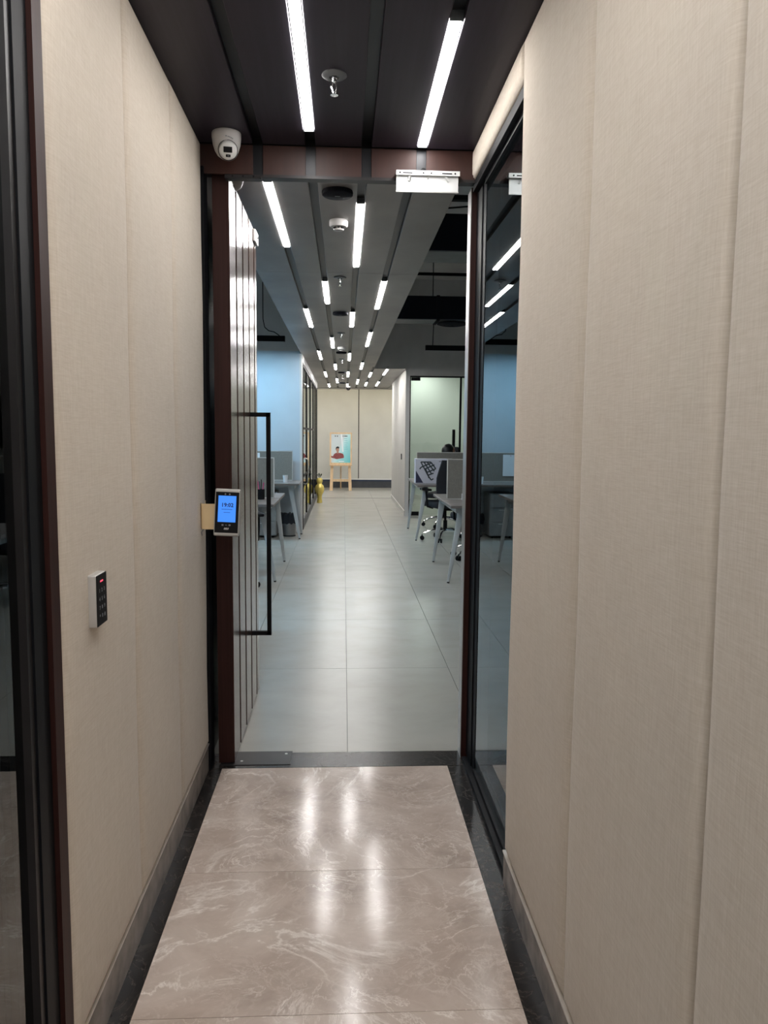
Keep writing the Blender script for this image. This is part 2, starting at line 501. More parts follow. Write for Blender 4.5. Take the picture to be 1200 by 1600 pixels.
# near back wall and the dark rooms behind the glazing
struct('wall_rear', 'plain wall closing the corridor behind the viewer', 'wall', B().box(-3.0, 3.2, -2.1, -1.93, 0, 2.6), 'palewall')
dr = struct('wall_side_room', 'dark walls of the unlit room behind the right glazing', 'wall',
            B().box(3.0, 3.1, -1.93, 3.09, 0, 2.6).box(.7, 3.0, .0, .1, 0, 2.6), 'shade_dark')
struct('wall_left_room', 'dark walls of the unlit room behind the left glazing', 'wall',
       B().box(-3.0, -2.9, -1.93, 3.09, 0, 2.6), 'shade_dark')

# ---- ceilings
ceiling = struct('ceiling', 'dropped ceiling of long boards parted by black light channels', 'ceiling',
                 B().box(-3.0, 3.1, -2.0, 3.09, ZN + .045, ZN + .09), 'black')
obj('backing_board', B().box(-.58, .49, 3.22, 13.06, ZF + .045, ZF + .10)
    .box(-.58, 1.04, 13.06, 18.4, ZF + .045, ZF + .10), 'channel', ceiling)
GN = [-.330, -.130, .083, .294]
edges = [(-.570, GN[0]), (GN[0], GN[1]), (GN[1], GN[2]), (GN[2], GN[3]), (GN[3], .54)]
gw = .019
for a, b_ in edges:
    x0 = a + (gw if a in GN else 0); x1 = b_ - (gw if b_ in GN else 0)
    obj('ceiling_board', B().box(x0, x1, -1.93, .648, ZN, ZN + .03, .002, 1), 'nearceil', ceiling)
    obj('ceiling_board', B().box(x0, x1, .65, 3.085, ZN, ZN + .03, .002, 1), 'nearceil', ceiling)
for g in GN:
    obj('light_channel', B().box(g - gw, g + gw, -1.93, YD, ZN + .022, ZN + .03), 'channel', ceiling)
obj('side_room_board', B().box(.62, 3.0, -1.93, 3.09, ZN, ZN + .03).box(-3, -.6, -1.93, 3.09, ZN, ZN + .03), 'nearceil', ceiling)
GF = [-.333, -.138, .076, .283]
fe = [(-.585, GF[0]), (GF[0], GF[1]), (GF[1], GF[2]), (GF[2], GF[3]), (GF[3], .497)]
yj = [3.22, 5.38, 7.82, 10.26, 12.70, 15.14, 18.4]
gw2 = .020
for a, b_ in fe:
    x0 = a + (gw2 if a in GF else 0); x1 = b_ - (gw2 if b_ in GF else 0)
    for y0, y1 in zip(yj, yj[1:]):
        if b_ == .497 and y0 >= 12.7: x1 = .48 - gw2
        obj('ceiling_board', B().box(x0, x1, y0 + .001, y1 - .001, ZF, ZF + .03, .0015, 1), 'farceil', ceiling)
for x0, x1 in ((.48 + gw2, .725 - gw2), (.725 + gw2, 1.04)):
    for y0, y1 in ((12.98, 15.14), (15.14, 18.4)):
        obj('ceiling_board', B().box(x0, x1, y0 + .001, y1 - .001, ZF, ZF + .03, .0015, 1), 'farceil', ceiling)
for g in GF: obj('light_channel', B().box(g - gw2, g + gw2, 3.22, 18.4, ZF + .022, ZF + .03), 'channel', ceiling)
for g in (.48, .725): obj('light_channel', B().box(g - gw2, g + gw2, 12.98, 18.4, ZF + .022, ZF + .03), 'channel', ceiling)
struct('ceiling.001', 'high dark concrete slab over the open plan office', 'ceiling',
       B().box(-5.2, 6.2, 3.09, 20.1, 3.90, 4.05), 'slab')

# ---- header over the doorway
header = struct('trim_2', 'red brown veneered header above the doorway, split by black channels', 'trim',
                B().box(-.62, .62, 3.10, 3.215, 2.374, 2.60), 'black')
for a, b_ in edges:
    x0 = a + (gw if a in GN else 0); x1 = b_ - (gw if b_ in GN else 0)
    if x1 > .5: x1 = .53
    obj('veneer_board', B().box(x0, x1, YD, 3.102, 2.350, ZN - .002, .001, 1), 'fasciawood', header)
for g in GN: obj('channel_strip', B().box(g - gw, g + gw, 3.097, 3.102, 2.350, ZN), 'channel', header)
obj('head_rail', B().box(-.322, .54, 3.086, 3.13, 2.339, 2.350), 'headmetal', header)

# ---- door frame right: brown jamb, black post
jr = struct('trim_3', 'brown veneered door jamb on the right of the doorway', 'trim',
            B().box(.503, .530, 3.160, 3.240, 0, 2.345), 'dooredge')
obj('jamb_sheen', B().box(.5005, .503, 3.166, 3.238, 0, 2.339), 'alu', jr)  # pale strip painted for the office reflection on the brown jamb
# left jamb
jl = struct('trim_4', 'black door post on the left of the doorway', 'trim',
            B().box(-.60, -.533, 3.074, 3.15, 0, 2.372), 'blackmetal')
# glossy black panel wall behind the open leaf
struct('wall_behind_door', 'glossy black panel behind the open door leaf', 'wall', B().box(-.62, -.557, 3.15, 4.10, 0, 2.44), 'backblack')

# ---- right glazing (window_1)
w1 = struct('window_1', 'tinted fixed glazing in a black frame on the right before the doorway', 'window',
            B().box(.503, .560, 2.24, 3.13, 0, .022).box(.503, .560, 2.24, 3.13, 2.318, 2.352)
            .box(.524, .560, 3.035, 3.159, .022, 2.345).box(.529, .560, 2.975, 3.035, .022, 2.318)
            .box(.519, .560, 2.241, 2.262, .022, 2.318), 'blackmetal')
obj('pane', B().box(.531, .541, 2.25, 3.0, .02, 2.32), 'glass', w1)
obj('bead', B().box(.521, .531, 2.25, 2.97, .022, .040).box(.521, .531, 2.25, 2.97, 2.300, 2.318), 'blackmetal', w1)
# ---- left glazing (window_2)
w2 = struct('window_2', 'tinted glazing in a black frame at the left edge beside the fabric wall', 'window',
            B().box(-.60, -.545, 1.372, 1.408, 0, 2.46).box(-.60, -.550, 1.410, 1.445, 0, 2.46).box(-.6, -.545, -1.9, 1.372, 2.40, 2.46)
            .box(-.6, -.545, -1.9, 1.372, 0, .02), 'blackmetal')
obj('pane', B().box(-.575, -.563, -1.9, 1.38, .02, 2.40), 'glass', w2)
obj('brass_bead', B().box(-.563, -.549, 1.352, 1.371, .02, 2.40), 'headmetal', w2)
struct('trim_5', 'brown veneer strip between the left glazing frame and the linen wall', 'trim',
       B().box(-.62, -.541, 1.447, 1.491, 0, 2.46), 'dooredge')

# ---- office shell
struct('wall_front', 'office side of the partition around the doorway', 'wall',
       B().box(-5.2, -.60, 3.09, 3.235, 0, 3.9).box(.56, 6.2, 3.13, 3.235, 0, 3.9).box(-.6, .56, 3.15, 3.22, 2.6, 3.9), 'palewall')
struct('wall_office_left', 'outer left wall of the open plan office', 'wall', B().box(-5.3, -5.15, 3.09, 20.1, 0, 4.0), 'palewall')
struct('wall_office_right', 'outer right wall of the open plan office', 'wall', B().box(6.1, 6.3, 3.09, 20.1, 0, 4.0), 'palewall')
wb = struct('wall_blue', 'wall behind the left desks, pale blue below and grey above', 'wall',
            B().box(-5.15, -.60, 10.72, 10.84, 0, 2.48), 'bluewall')
obj('upper_wall', B().box(-5.15, -.58, 10.72, 10.84, 2.48, 3.9), 'greywall', wb)
obj('end_cap', B().box(-.600, -.572, 10.72, 10.90, 0, 2.45), 'palewall', wb)
obj('skirting', B().box(-5.15, -.60, 10.705, 10.72, 0, .09), 'palewall', wb)
obj('over_corridor_wall', B().box(-.58, -.56, 10.84, 12.9, 2.56, 3.9), 'greywall', wb)
# right bulkhead and wall with the glass door
wr = struct('wall_grey', 'grey upper wall above the far glass door and corridor', 'wall',
            B().box(.50, 1.03, 12.98, 13.06, 2.455, 3.9).box(1.03, 6.1, 12.98, 13.06, 2.34, 3.9).box(-.58, .5, 12.98, 13.06, 2.56, 3.9), 'greywall')
obj('column_face', B().box(1.035, 1.095, 12.98, 13.10, 0, 2.45), 'palewall', wr)
wc = struct('wall_corridor_right', 'white wall on the right of the far corridor', 'wall',
            B().box(1.028, 1.10, 12.985, 16.62, 0, 2.455), 'endwall2')
obj('skirting', B().box(1.018, 1.028, 12.985, 16.62, 0, .09), 'endwall', wc)
# glass room behind the far door
gr = struct('wall_meeting_room', 'mint white walls of the room behind the far glass door', 'wall',
            B().box(1.10, 6.1, 16.50, 16.62, 0, 2.8).box(4.3, 4.4, 13.1, 16.5, 0, 2.8).box(1.10, 1.12, 13.1, 16.5, 2.4, 2.8), 'greenwall')
obj('room_ceiling', B().box(1.10, 6.1, 13.06, 16.6, 2.74, 2.80), 'palewall', gr)
obj('skirting', B().box(1.10, 4.3, 16.485, 16.50, 0, .10), 'endwall', gr)
# left room glass partition
wl = struct('window_3', 'black framed glass partition along the left of the far corridor', 'window')
for ya, yb in ((11.08, 11.17), (12.25, 12.36), (13.60, 13.66), (14.92, 15.04), (15.95, 16.05), (16.85, 16.95)):
    obj('mullion', B().box(-.600, -.572, ya, yb, 0, 2.34), 'blackmetal', wl)
obj('top_rail', B().box(-.60, -.573, 11.1, 16.9, 2.31, 2.35), 'blackmetal', wl)
obj('middle_rail', B().box(-.598, -.574, 11.1, 15.0, 1.43, 1.46), 'blackmetal', wl)
obj('lower_rail', B().box(-.598, -.574, 11.1, 13.6, .74, .77), 'blackmetal', wl)
obj('kick_rail', B().box(-.61, -.570, 11.1, 16.9, 0, .13), 'darkbase', wl)
obj('pane', B().box(-.592, -.584, 11.17, 12.25, .13, 2.31), 'clear', wl)
obj('pane', B().box(-.592, -.584, 12.36, 14.92, .13, 2.31), 'darkglass', wl)
obj('pane', B().box(-.592, -.584, 15.04, 16.85, .13, 2.31), 'darkglass', wl)
obj('door_pull', B().tube([(-.585, 11.9, 1.0), (-.55, 11.9, .98), (-.535, 11.9, .8), (-.55, 11.9, .62), (-.585, 11.9, .6)], .008), 'alu', wl)
struct('trim_6', 'white lintel over the left glass partition', 'trim', B().box(-.64, -.568, 10.9, 17.0, 2.35, 2.45), 'palewall')
struct('wall_left_office', 'pale walls of the room behind the left glass partition', 'wall',
       B().box(-4.2, -4.1, 10.84, 17.0, 0, 2.6).box(-4.1, -.60, 16.95, 17.05, 0, 2.45).box(-4.1, -.64, 10.84, 16.95, 2.45, 2.5), 'palewall')
# end wall
we = struct('wall_back', 'beige panelled wall at the far end of the corridor', 'wall',
            B().box(-3.2, 3.4, 19.95, 20.1, 0, 3.0), 'endwall')
for x0, x1 in ((-3.2, -2.04), (-2.03, -.82), (-.81, .372), (.392, 1.60), (1.61, 2.8)):
    obj('wall_panel', B().box(x0, x1, 19.925, 19.95, .235, 2.95, .002, 1), 'endwall', we)
obj('joint_strip', B().box(.372, .392, 19.935, 19.95, .2, 2.95), 'black', we)
bb = struct('baseboard_back', 'dark grey plinth with a pale ledge under the end wall', 'baseboard',
            B().box(-3.2, 3.4, 19.88, 19.95, 0, .165), 'darkbase')
obj('navy_line', B().box(-3.2, 3.4, 19.875, 19.95, .165, .205), 'bluebase', bb)
obj('pale_ledge', B().box(-3.2, 3.4, 19.87, 19.95, .205, .235), 'palewall', bb)
struct('wall_alcove_left', 'side wall closing the left end of the cross passage', 'wall', B().box(-3.3, -3.2, 17.0, 20.1, 0, 3.0), 'endwall')
struct('wall_alcove_right', 'side wall closing the right end of the cross passage', 'wall', B().box(3.4, 3.5, 16.6, 20.1, 0, 3.0), 'endwall')
struct('ceiling.002', 'dropped ceiling edge of the cross passage with lit cove gap', 'ceiling',
       B().box(-3.2, 3.4, 18.40, 18.9, 2.44, 2.50).box(-3.2, -.585, 17.05, 18.4, 2.44, 2.5).box(1.04, 3.4, 16.62, 18.4, 2.44, 2.5)
       .box(-3.2, 3.4, 18.9, 20.0, 2.95, 3.0).box(-3.2, 3.4, 18.88, 18.9, 2.5, 2.95), 'farceil')
tag(obj('cove_light', B().box(-3.0, 3.2, 18.92, 18.96, 2.50, 2.53), 'cove'), 'warm light strip hidden in the cove above the end wall', 'light')

# ================================================================== LIGHT FITTINGS
def strip(x, y0, y1, z, label, w_=.026, group='ceiling light strips', m='led'):
    t = thing('strip_light', label, 'light', (x, (y0 + y1) / 2, z), 0, group)
    L = (y1 - y0) / 2
    obj('housing', B().box(-w_ * .66, w_ * .66, -L, L, .004, .022), 'channel', t)
    obj('diffuser', B().box(-w_ / 2 * 1.12, w_ / 2 * 1.12, -L + .004, L - .004, -.003, .004), m, t)
    for y_ in (-L - .002, L - .004): obj('end_cap', B().box(-w_ * .70, w_ * .70, y_, y_ + .006, -.0035, .022), 'ductunder', t)
    return t
nth = ['nearest the doorway', 'second from the doorway', 'third from the doorway', 'fourth from the doorway', 'fifth from the doorway', 'sixth from the doorway']
strip(GN[1], 1.74, 2.94, ZN, 'bright strip light in the near ceiling, left of the sprinkler', m='nearled')
strip(GN[3], 2.15, 3.065, ZN, 'bright strip light in the near ceiling, above the silver plate', m='nearled')
strip(GN[0], .30, 1.5, ZN, 'added unseen strip light overhead, left channel', m='nearled')  # this and the next near strips are unseen, added to brighten the walls
strip(GN[2], .25, 1.45, ZN, 'added unseen strip light overhead, middle channel', m='nearled')
strip(GN[3], -.9, .30, ZN, 'added unseen strip light behind the viewer, right channel', m='nearled')
strip(GN[0], -1.7, -.5, ZN, 'added unseen strip light near the rear wall, left channel', m='nearled')  # added far back to even out the light on the walls
strip(GN[2], -1.6, -.4, ZN, 'added unseen strip light near the rear wall, middle channel', m='nearled')
strip(GN[1], -.9, .3, ZN, 'added unseen strip light behind the viewer, second channel', m='nearled')
rows = [
    (GF[0], 'leftmost channel', [(3.49, 4.66), (6.90, 8.08), (10.35, 11.55), (13.75, 14.95), (17.1, 18.2)]),
    (GF[1], 'second channel from the left', [(5.66, 6.62), (8.90, 10.0), (12.25, 13.3), (15.4, 16.7)]),
    (GF[2], 'channel just right of the smoke detectors', [(3.77, 5.17), (7.05, 8.02), (10.6, 11.65), (13.7, 14.9), (17.0, 18.2)]),
    (GF[3], 'right hand long channel', [(5.62, 6.86), (8.4, 9.75), (11.95, 13.15), (15.6, 17.0)]),
    (.48, 'short channel starting at the grey wall', [(13.8, 14.95), (16.4, 17.6)]),
    (.725, 'rightmost short channel', [(13.1, 14.35), (16.2, 17.6)]),
]
for x, nm, segs in rows:
    for k, (a, b_) in enumerate(segs):
        strip(x, a, b_, ZF, 'office strip light in the %s, %s' % (nm, nth[k]))

def pendant(x0, x1, y, z, label, m, cables, ztop=3.9):
    t = thing('pendant_light', label, 'light', ((x0 + x1) / 2, y, z)); L = (x1 - x0) / 2
    obj('housing', B().box(-L, L, -.035, .035, .035, .09).box(-L, L, -.035, -.029, .018, .035).box(-L, L, .029, .035, .027, .035)
        .box(-L, -L + .006, -.029, .029, .020, .035).box(L - .006, L, -.029, .029, .020, .035), 'black', t)
    obj('diffuser', B().box(-L + .007, L - .007, -.028, .028, .030, .0345), m, t)
    for pts in cables:
        obj('cable', B().tube([(p[0] - (x0 + x1) / 2, p[1] - y, p[2] - z) for p in pts], .006, 6), 'black', t)
    return t
pendant(-3.4, -.745, 10.0, 2.50, 'black pendant bar hanging before the blue wall on the left', 'blueled',
        [[(-1.02, 10.02, 3.9), (-1.02, 10.02, 3.3), (-1.02, 10.02, 2.8), (-1.0, 10.02, 2.70), (-.95, 10.01, 2.655), (-.88, 10.0, 2.64), (-.82, 10.0, 2.60), (-.81, 10, 2.585)],
         [(-3.1, 10, 3.9), (-3.1, 10, 2.58)]])
pendant(1.14, 3.8, 11.0, 2.525, 'unlit black pendant bar hanging over the farthest right desk', 'black',
        [[(1.235, 11.0, 3.9), (1.235, 11, 3.2), (1.25, 11.0, 2.9), (1.24, 11.0, 2.6)], [(3.5, 11, 3.9), (3.5, 11, 2.6)]])
pendant(-3.6, -1.0, 6.0, 2.50, 'black pendant bar over the left desks nearer the door', 'blueled', [[(-1.4, 6, 3.9), (-1.4, 6, 2.58)], [(-3.3, 6, 3.9), (-3.3, 6, 2.58)]])
def ceiling_box(x, y, z, sx, sy, label, m):
    t = thing('ceiling_light_panel', label, 'light', (x, y, z))
    obj('frame', B().box(-sx / 2 - .02, sx / 2 + .02, -sy / 2 - .02, sy / 2 + .02, 0, .03), 'white_plastic', t)
    obj('diffuser', B().box(-sx / 2, sx / 2, -sy / 2, sy / 2, -.004, 0), m, t)
ceiling_box(1.65, 15.9, 2.706, .3, .6, 'ceiling panel light in the room behind the far glass door', 'roomled')
ceiling_box(3.2, 14.6, 2.706, .6, .6, 'second ceiling panel light in the room behind the far glass door', 'roomled')
ceiling_box(-2.2, 12.4, 2.418, .5, .5, 'ceiling panel light in the room behind the left glass partition', 'roomw')
ceiling_box(-2.2, 15.2, 2.418, .5, .5, 'second ceiling panel light in the room behind the left partition', 'roomw')
ceiling_box(-1.9, 18.0, 2.405, .5, .5, 'added unseen panel light at the left end of the cross passage', 'roomw')  # unseen passage panels, added to lift the end wall brightness
ceiling_box(2.3, 18.0, 2.405, .5, .5, 'added unseen panel light at the right end of the cross passage', 'roomw')

# ================================================================== THE DOOR
d = struct('door_1', 'open brown laminate door with vertical grooves and black pull', 'door')
DY0, DY1 = 3.13, 4.06
obj('leaf_core', B().box(-.511, -.456, DY0, DY1, .008, 2.366), 'dooredge', d)
gy = [DY0, 3.32, 3.53, 3.745, 3.96, DY1]
for a, b_ in zip(gy, gy[1:]):
    bd = obj('door_board', B().box(-.456, -.446, a + (0 if a == DY0 else .018), b_ - (0 if b_ == DY1 else .018), .008, 2.366, .001, 1), 'doorwood', d)
    bd.data.materials.append(M['dooredge'])      # dark edge banding on the sides of each board
    for p_ in bd.data.polygons:
        if p_.normal.x < .5: p_.material_index = 1
hy = 3.755
obj('door_handle', B().box(-.370, -.350, hy - .010, hy + .010, .385, 1.468).box(-.446, -.352, hy - .010, hy + .010, 1.448, 1.468)
    .box(-.446, -.352, hy - .010, hy + .010, .385, .405), 'black', d)
obj('door_handle', B().box(-.545, -.525, hy - .010, hy + .010, .385, 1.468).box(-.530, -.511, hy - .010, hy + .010, 1.448, 1.468)
    .box(-.530, -.511, hy - .010, hy + .010, .385, .405), 'black', d)
ap = obj('armature_plate', B().box(-.446, -.434, 3.93, 4.055, 2.305, 2.362, .002, 1), 'alu', d)
obj('plate_bolt', B().cyl((-.434, 3.99, 2.335), (-.428, 3.99, 2.335), .008, n=12).cyl((-.434, 3.95, 2.335), (-.431, 3.95, 2.335), .004, n=8), 'chrome', ap)
obj('pivot', B().box(-.50, -.46, 3.17, 3.24, 2.366, 2.372), 'headmetal', d)
# closing rail under the head at the left
t = thing('pivot_rail', 'dark metal pivot rail under the door head at the left', 'rail', (-.387, 3.112, 2.350))
obj('rail', B().box(-.07, .07, -.02, .02, -.014, 0, .001, 1), 'headmetal', t)
for px in (-.04, 0, .04): obj('screw', B().cyl((px, -.02, -.007), (px, -.022, -.007), .004, n=8), 'black', t)

# silver magnet-lock bracket on the header
t = thing('magnetic_lock_bracket', 'silver slotted lock plate fixed to the right side of the door header', 'lock', (.316, 3.05, 2.30))
hw = .121
obj('upper_flange', B().box(-hw, hw, -.006, .035, .058, .0655).box(-hw, hw, -.010, -.006, .048, .0655), 'zinc', t)
obj('drop_plate', B().box(-hw + .001, hw - .004, .004, .010, -.008, .058), 'zinc', t)
obj('lower_lip', B().box(-hw, hw - .003, .000, .010, -.011, -.007), 'alu', t)
obj('slot', B().box(-hw + .025, -hw + .062, -.0106, -.0098, .0535, .0575), 'black', t)
obj('slot', B().box(hw - .068, hw - .030, -.0106, -.0098, .0535, .0575), 'black', t)
for xx in (-hw + .014, -.018, .012, hw - .018):
    obj('screw', B().cyl((xx, -.0115, .056), (xx, -.0098, .056), .0032, n=10), 'black', t)
for p_, q_, r_ in (((-.068, .0, .048), (-.072, .004, .030), .007), ((.068, .0, .048), (.080, .004, .030), .005), ((.0, .0, .046), (.0, .004, .036), .003)):
    obj('spacer', B().cyl(p_, q_, r_, n=8), 'zinc', t)
tag(obj('cable_grommet', B().lathe([(.0, 0), (.010, 0), (.011, .004), (.006, .006), (.0, .004)], (.302, 3.087, 2.378), 14, mat=Matrix.Rotation(PI / 2, 4, 'X')), 'black', None, True),
    'small black grommet in the header channel above the silver plate', 'grommet')

# ================================================================== CEILING DEVICES
def sprinkler(x, y, z, label, s=1.0):
    t = thing('sprinkler', label, 'sprinkler', (x, y, z), 0, 'ceiling sprinklers')
    obj('escutcheon', B().lathe([(0, 0), (.042 * s, 0), (.044 * s, -.004), (.038 * s, -.008), (.018 * s, -.010), (.016 * s, -.004), (0, -.003)]), 'darkalu', t, True)
    obj('stem', B().cyl((0, 0, -.002), (0, 0, -.022), .009, .007, 12), 'chrome', t, True)
    obj('frame_arm', B().tube([(-.004, 0, -.018), (-.008, 0, -.036), (-.002, 0, -.058)], .0028, 6).tube([(.004, 0, -.018), (.006, 0, -.036), (.002, 0, -.058)], .0028, 6), 'chrome', t)
    obj('deflector', B().lathe([(0, -.058), (.011, -.058), (.012, -.061), (0, -.062)], n=14), 'chrome', t, True)
    return t
sprinkler(-.033, 2.49, ZN, 'chrome sprinkler in the near ceiling between the two strip lights', .88)
sprinkler(-.03, 5.52, ZF, 'sprinkler in the office ceiling, the first beyond the smoke detector')
sprinkler(-.03, 8.5, ZF, 'sprinkler in the office ceiling, second beyond the doorway')
sprinkler(-.03, 11.4, ZF, 'sprinkler in the office ceiling, third beyond the doorway')
sprinkler(-.03, 14.5, ZF, 'sprinkler in the office ceiling, farthest down the corridor')
def speaker(x, y, label):
    t = thing('ceiling_speaker', label, 'speaker', (x, y, ZF), 0, 'black disc ceiling speakers')
    obj('body', B().lathe([(0, 0), (.068, 0), (.070, -.006), (.069, -.018), (.064, -.022), (0, -.0225)], n=32), 'duct', t, True)
    obj('badge', B().box(-.012, .012, -.004, .004, -.0235, -.0222), 'greykey', t)
speaker(-.032, 3.60, 'black disc speaker just beyond the door header')
speaker(-.033, 7.1, 'black disc speaker, second down the office ceiling')
speaker(-.035, 10.45, 'black disc speaker, third down the office ceiling')
speaker(-.035, 13.8, 'black disc speaker, fourth down the office ceiling')
speaker(-.035, 16.6, 'black disc speaker, farthest down the office ceiling')
def smoke(x, y, label):
    t = thing('smoke_detector', label, 'smoke detector', (x, y, ZF), 0, 'white smoke detectors')
    obj('base', B().lathe([(0, 0), (.045, 0), (.047, -.004), (.047, -.026), (.042, -.033), (.030, -.036), (0, -.036)], n=28), 'camwhite', t, True)
    for k in range(8):
        a = k * PI / 4
        m_ = Matrix.Rotation(a, 4, 'Z') @ Matrix.Translation((.0245, 0, -.0385))
        obj('vent', B().mbox(m_, .006, .014, .008), 'black', t)
    obj('cap', B().lathe([(0, -.034), (.022, -.034), (.022, -.043), (.027, -.044), (.025, -.050), (.012, -.053), (0, -.053)], n=24), 'camwhite', t, True)
smoke(-.030, 4.08, 'white smoke detector, nearest beyond the doorway')
smoke(-.03, 9.85, 'white smoke detector, second down the office ceiling')
smoke(-.03, 15.2, 'white smoke detector, farthest down the office ceiling')

# turret camera on the near ceiling
t = thing('security_camera', 'white turret security camera on the near ceiling at the top left', 'camera', (-.432, 2.985, ZN))
obj('housing', B().lathe([(0, 0), (.0515, 0), (.0535, -.004), (.0535, -.018), (.050, -.042), (.043, -.064), (.033, -.080), (.020, -.089), (0, -.092)], n=36), 'camwhite', t, True)
fd = Vector((.12, -.93, -.42)).normalized()
q = fd.to_track_quat('Z', 'Y').to_matrix().to_4x4()
ctr = Vector((.006, -.008, -.060))
ball = obj('camera_ball', B().lathe([(0, .048), (.024, .047), (.0285, .044), (.0315, .038), (.033, .028), (.034, .015), (.034, 0), (0, 0)], ctr, 30, mat=q), 'white_plastic', t, True)
upv = (Vector((0, 0, 1)) - fd * fd.z).normalized(); rt = fd.cross(upv) * -1
def plaque(name, cx_, cz_, w_, h_, th, m, par, base=.048):
    mt = Matrix((rt, upv, fd)).transposed().to_4x4()
    mt.translation = ctr + rt * cx_ + upv * cz_ + fd * (base + th / 2)
    return obj(name, B().mbox(mt, w_, h_, th, min(.001, th * .4), 1), m, par)
plaque('lens_window', .0, .004, .031, .0195, .003, 'black', ball, .0468)
pl = plaque('light_window', .001, -.0165, .017, .009, .003, 'black', ball, .0468)
plaque('light_lens', .001, -.0165, .006, .002, .004, 'greykey', ball, .0468)
obj('gap_ring', B().lathe([(.0335, .027), (.0352, .027), (.0352, .030), (.0335, .030)], ctr, 30, mat=q), 'black', t, True)
obj('collar', B().lathe([(.0345, .0), (.037, .004), (.037, .020), (.0345, .024)], ctr, 30, mat=q), 'camwhite', t, True)
lm = B()
for k, (px, pz, ww) in enumerate(((.006, -.028, .006), (.0135, -.0295, .003), (.0185, -.0305, .003), (.0235, -.0325, .003), (.028, -.0345, .003))):
    a = math.asin(px / .0545)
    yy = -math.cos(a) * (.0522)
    lm.mbox(Matrix.Translation((px, yy - .0002, pz)) @ Matrix.Rotation(a, 4, 'Z'), ww, .0024, .0034)
obj('maker_mark', lm, 'greykey', t)
t = thing('dome_fixture', 'white shallow dome just behind the door header at the left', 'dome', (-.458, 3.32, ZF))
obj('base', B().lathe([(0, 0), (.050, 0), (.052, -.004), (.052, -.030), (.048, -.045), (0, -.045)], n=28), 'camwhite', t, True)
obj('dome', B().lathe([(.046, -.045), (.043, -.062), (.034, -.080), (.020, -.091), (0, -.095)], n=28), 'camwhite', t, True)
t = thing('dome_camera', 'small white dome camera at the far end of the corridor ceiling', 'camera', (.10, 17.7, ZF))
obj('base', B().lathe([(0, 0), (.07, 0), (.07, -.03), (.06, -.04), (0, -.04)], n=20), 'camwhite', t, True)
obj('dome', B().lathe([(.055, -.038), (.05, -.07), (.03, -.095), (0, -.105)], n=20), 'headmetal', t, True)

# ================================================================== ACCESS DEVICES ON THE LEFT WALL
t = thing('access_terminal', 'face terminal with glowing blue screen showing 19:02, on a cream wall bracket', 'terminal', (-.4325, 2.90, 1.075), 0)
tilt = Matrix.Rotation(math.radians(-6), 4, 'X') @ Matrix.Rotation(math.radians(2.2), 4, 'Y')
def tb(name, cx_, cz_, w_, h_, y0, y1, m, par, bev=.0):
    mt = tilt @ Matrix.Translation((cx_, (y0 + y1) / 2, cz_))
    return obj(name, B().mbox(mt, w_, abs(y1 - y0), h_, bev, 3), m, par)
body = tb('body', 0, 0, .094, .176, -.004, .020, 'silver', t, .006)
tb('front_glass', 0, 0, .086, .152, -.0052, -.003, 'black', t, .001)
scr = tb('screen', .0, .013, .0655, .098, -.0058, -.0045, 'bluescr', t)
def ttext(txt, size, x, z, m, par, y=-.0061):
    me = text_mesh('lettering', txt, size, m)
    mt = tilt @ Matrix.Translation((x, y, z)) @ Matrix.Rotation(PI / 2, 4, 'X')
    me.transform(mt)
    return link('lettering', me, par)
ttext('19:02', .0205, .001, .027, 'bluetxt', scr)
tb('date_line', .0, .0115, .040, .0016, -.0064, -.0058, 'bluetxt', scr)
tb('status_line', .0, .0, .024, .0014, -.0064, -.0058, 'bluetxt', scr)
tb('icon', -.014, -.047, .007, .006, -.0058, -.0050, 'greykey', t)
tb('icon', -.001, -.047, .007, .002, -.0058, -.0050, 'greykey', t)
tb('icon', .012, -.047, .007, .006, -.0058, -.0050, 'greykey', t)
mk = B()
for px, w_ in ((-.006, .004), (0, .0055), (.0065, .004)):
    mk.mbox(tilt @ Matrix.Translation((px, -.0055, -.0605)) @ Matrix.Rotation(.4, 4, 'Y'), w_, .0008, .0075)
obj('maker_mark', mk, 'alu', t)
for px in (-.008, .008):
    obj('camera_lens', B().lathe([(0, 0), (.003, 0), (.003, .001), (0, .0012)], tilt @ Vector((px, -.0052, .068)), 12, mat=tilt @ Matrix.Rotation(PI / 2, 4, 'X')), 'greykey', t)
# bracket: curved cream strip from the wall to behind the body
br_ = B()
pts = [(-.1115, .22), (-.1100, .10), (-.106, .045), (-.098, .026), (-.085, .0195), (-.02, .0195)]
zt, zb = .030, -.066
ring = []
for (x, y) in pts:
    ring.append([br_.bm.verts.new((x, y, zt)), br_.bm.verts.new((x, y, zb)), br_.bm.verts.new((x + .002, y + .004, zb)), br_.bm.verts.new((x + .002, y + .004, zt))])
for a, b_ in zip(ring, ring[1:]):
    for k in range(4): br_.bm.faces.new((a[k], a[(k + 1) % 4], b_[(k + 1) % 4], b_[k]))
br_.bm.faces.new(ring[0]); br_.bm.faces.new(ring[-1][::-1])
obj('bracket', br_, 'cream', t, True, label='cream painted bent bracket')
obj('cable', B().tube([(-.092, .03, zb), (-.100, .03, zb - .012), (-.103, .05, zb - .024), (-.106, .06, zb - .035)], .002, 6), 'greykey', t)

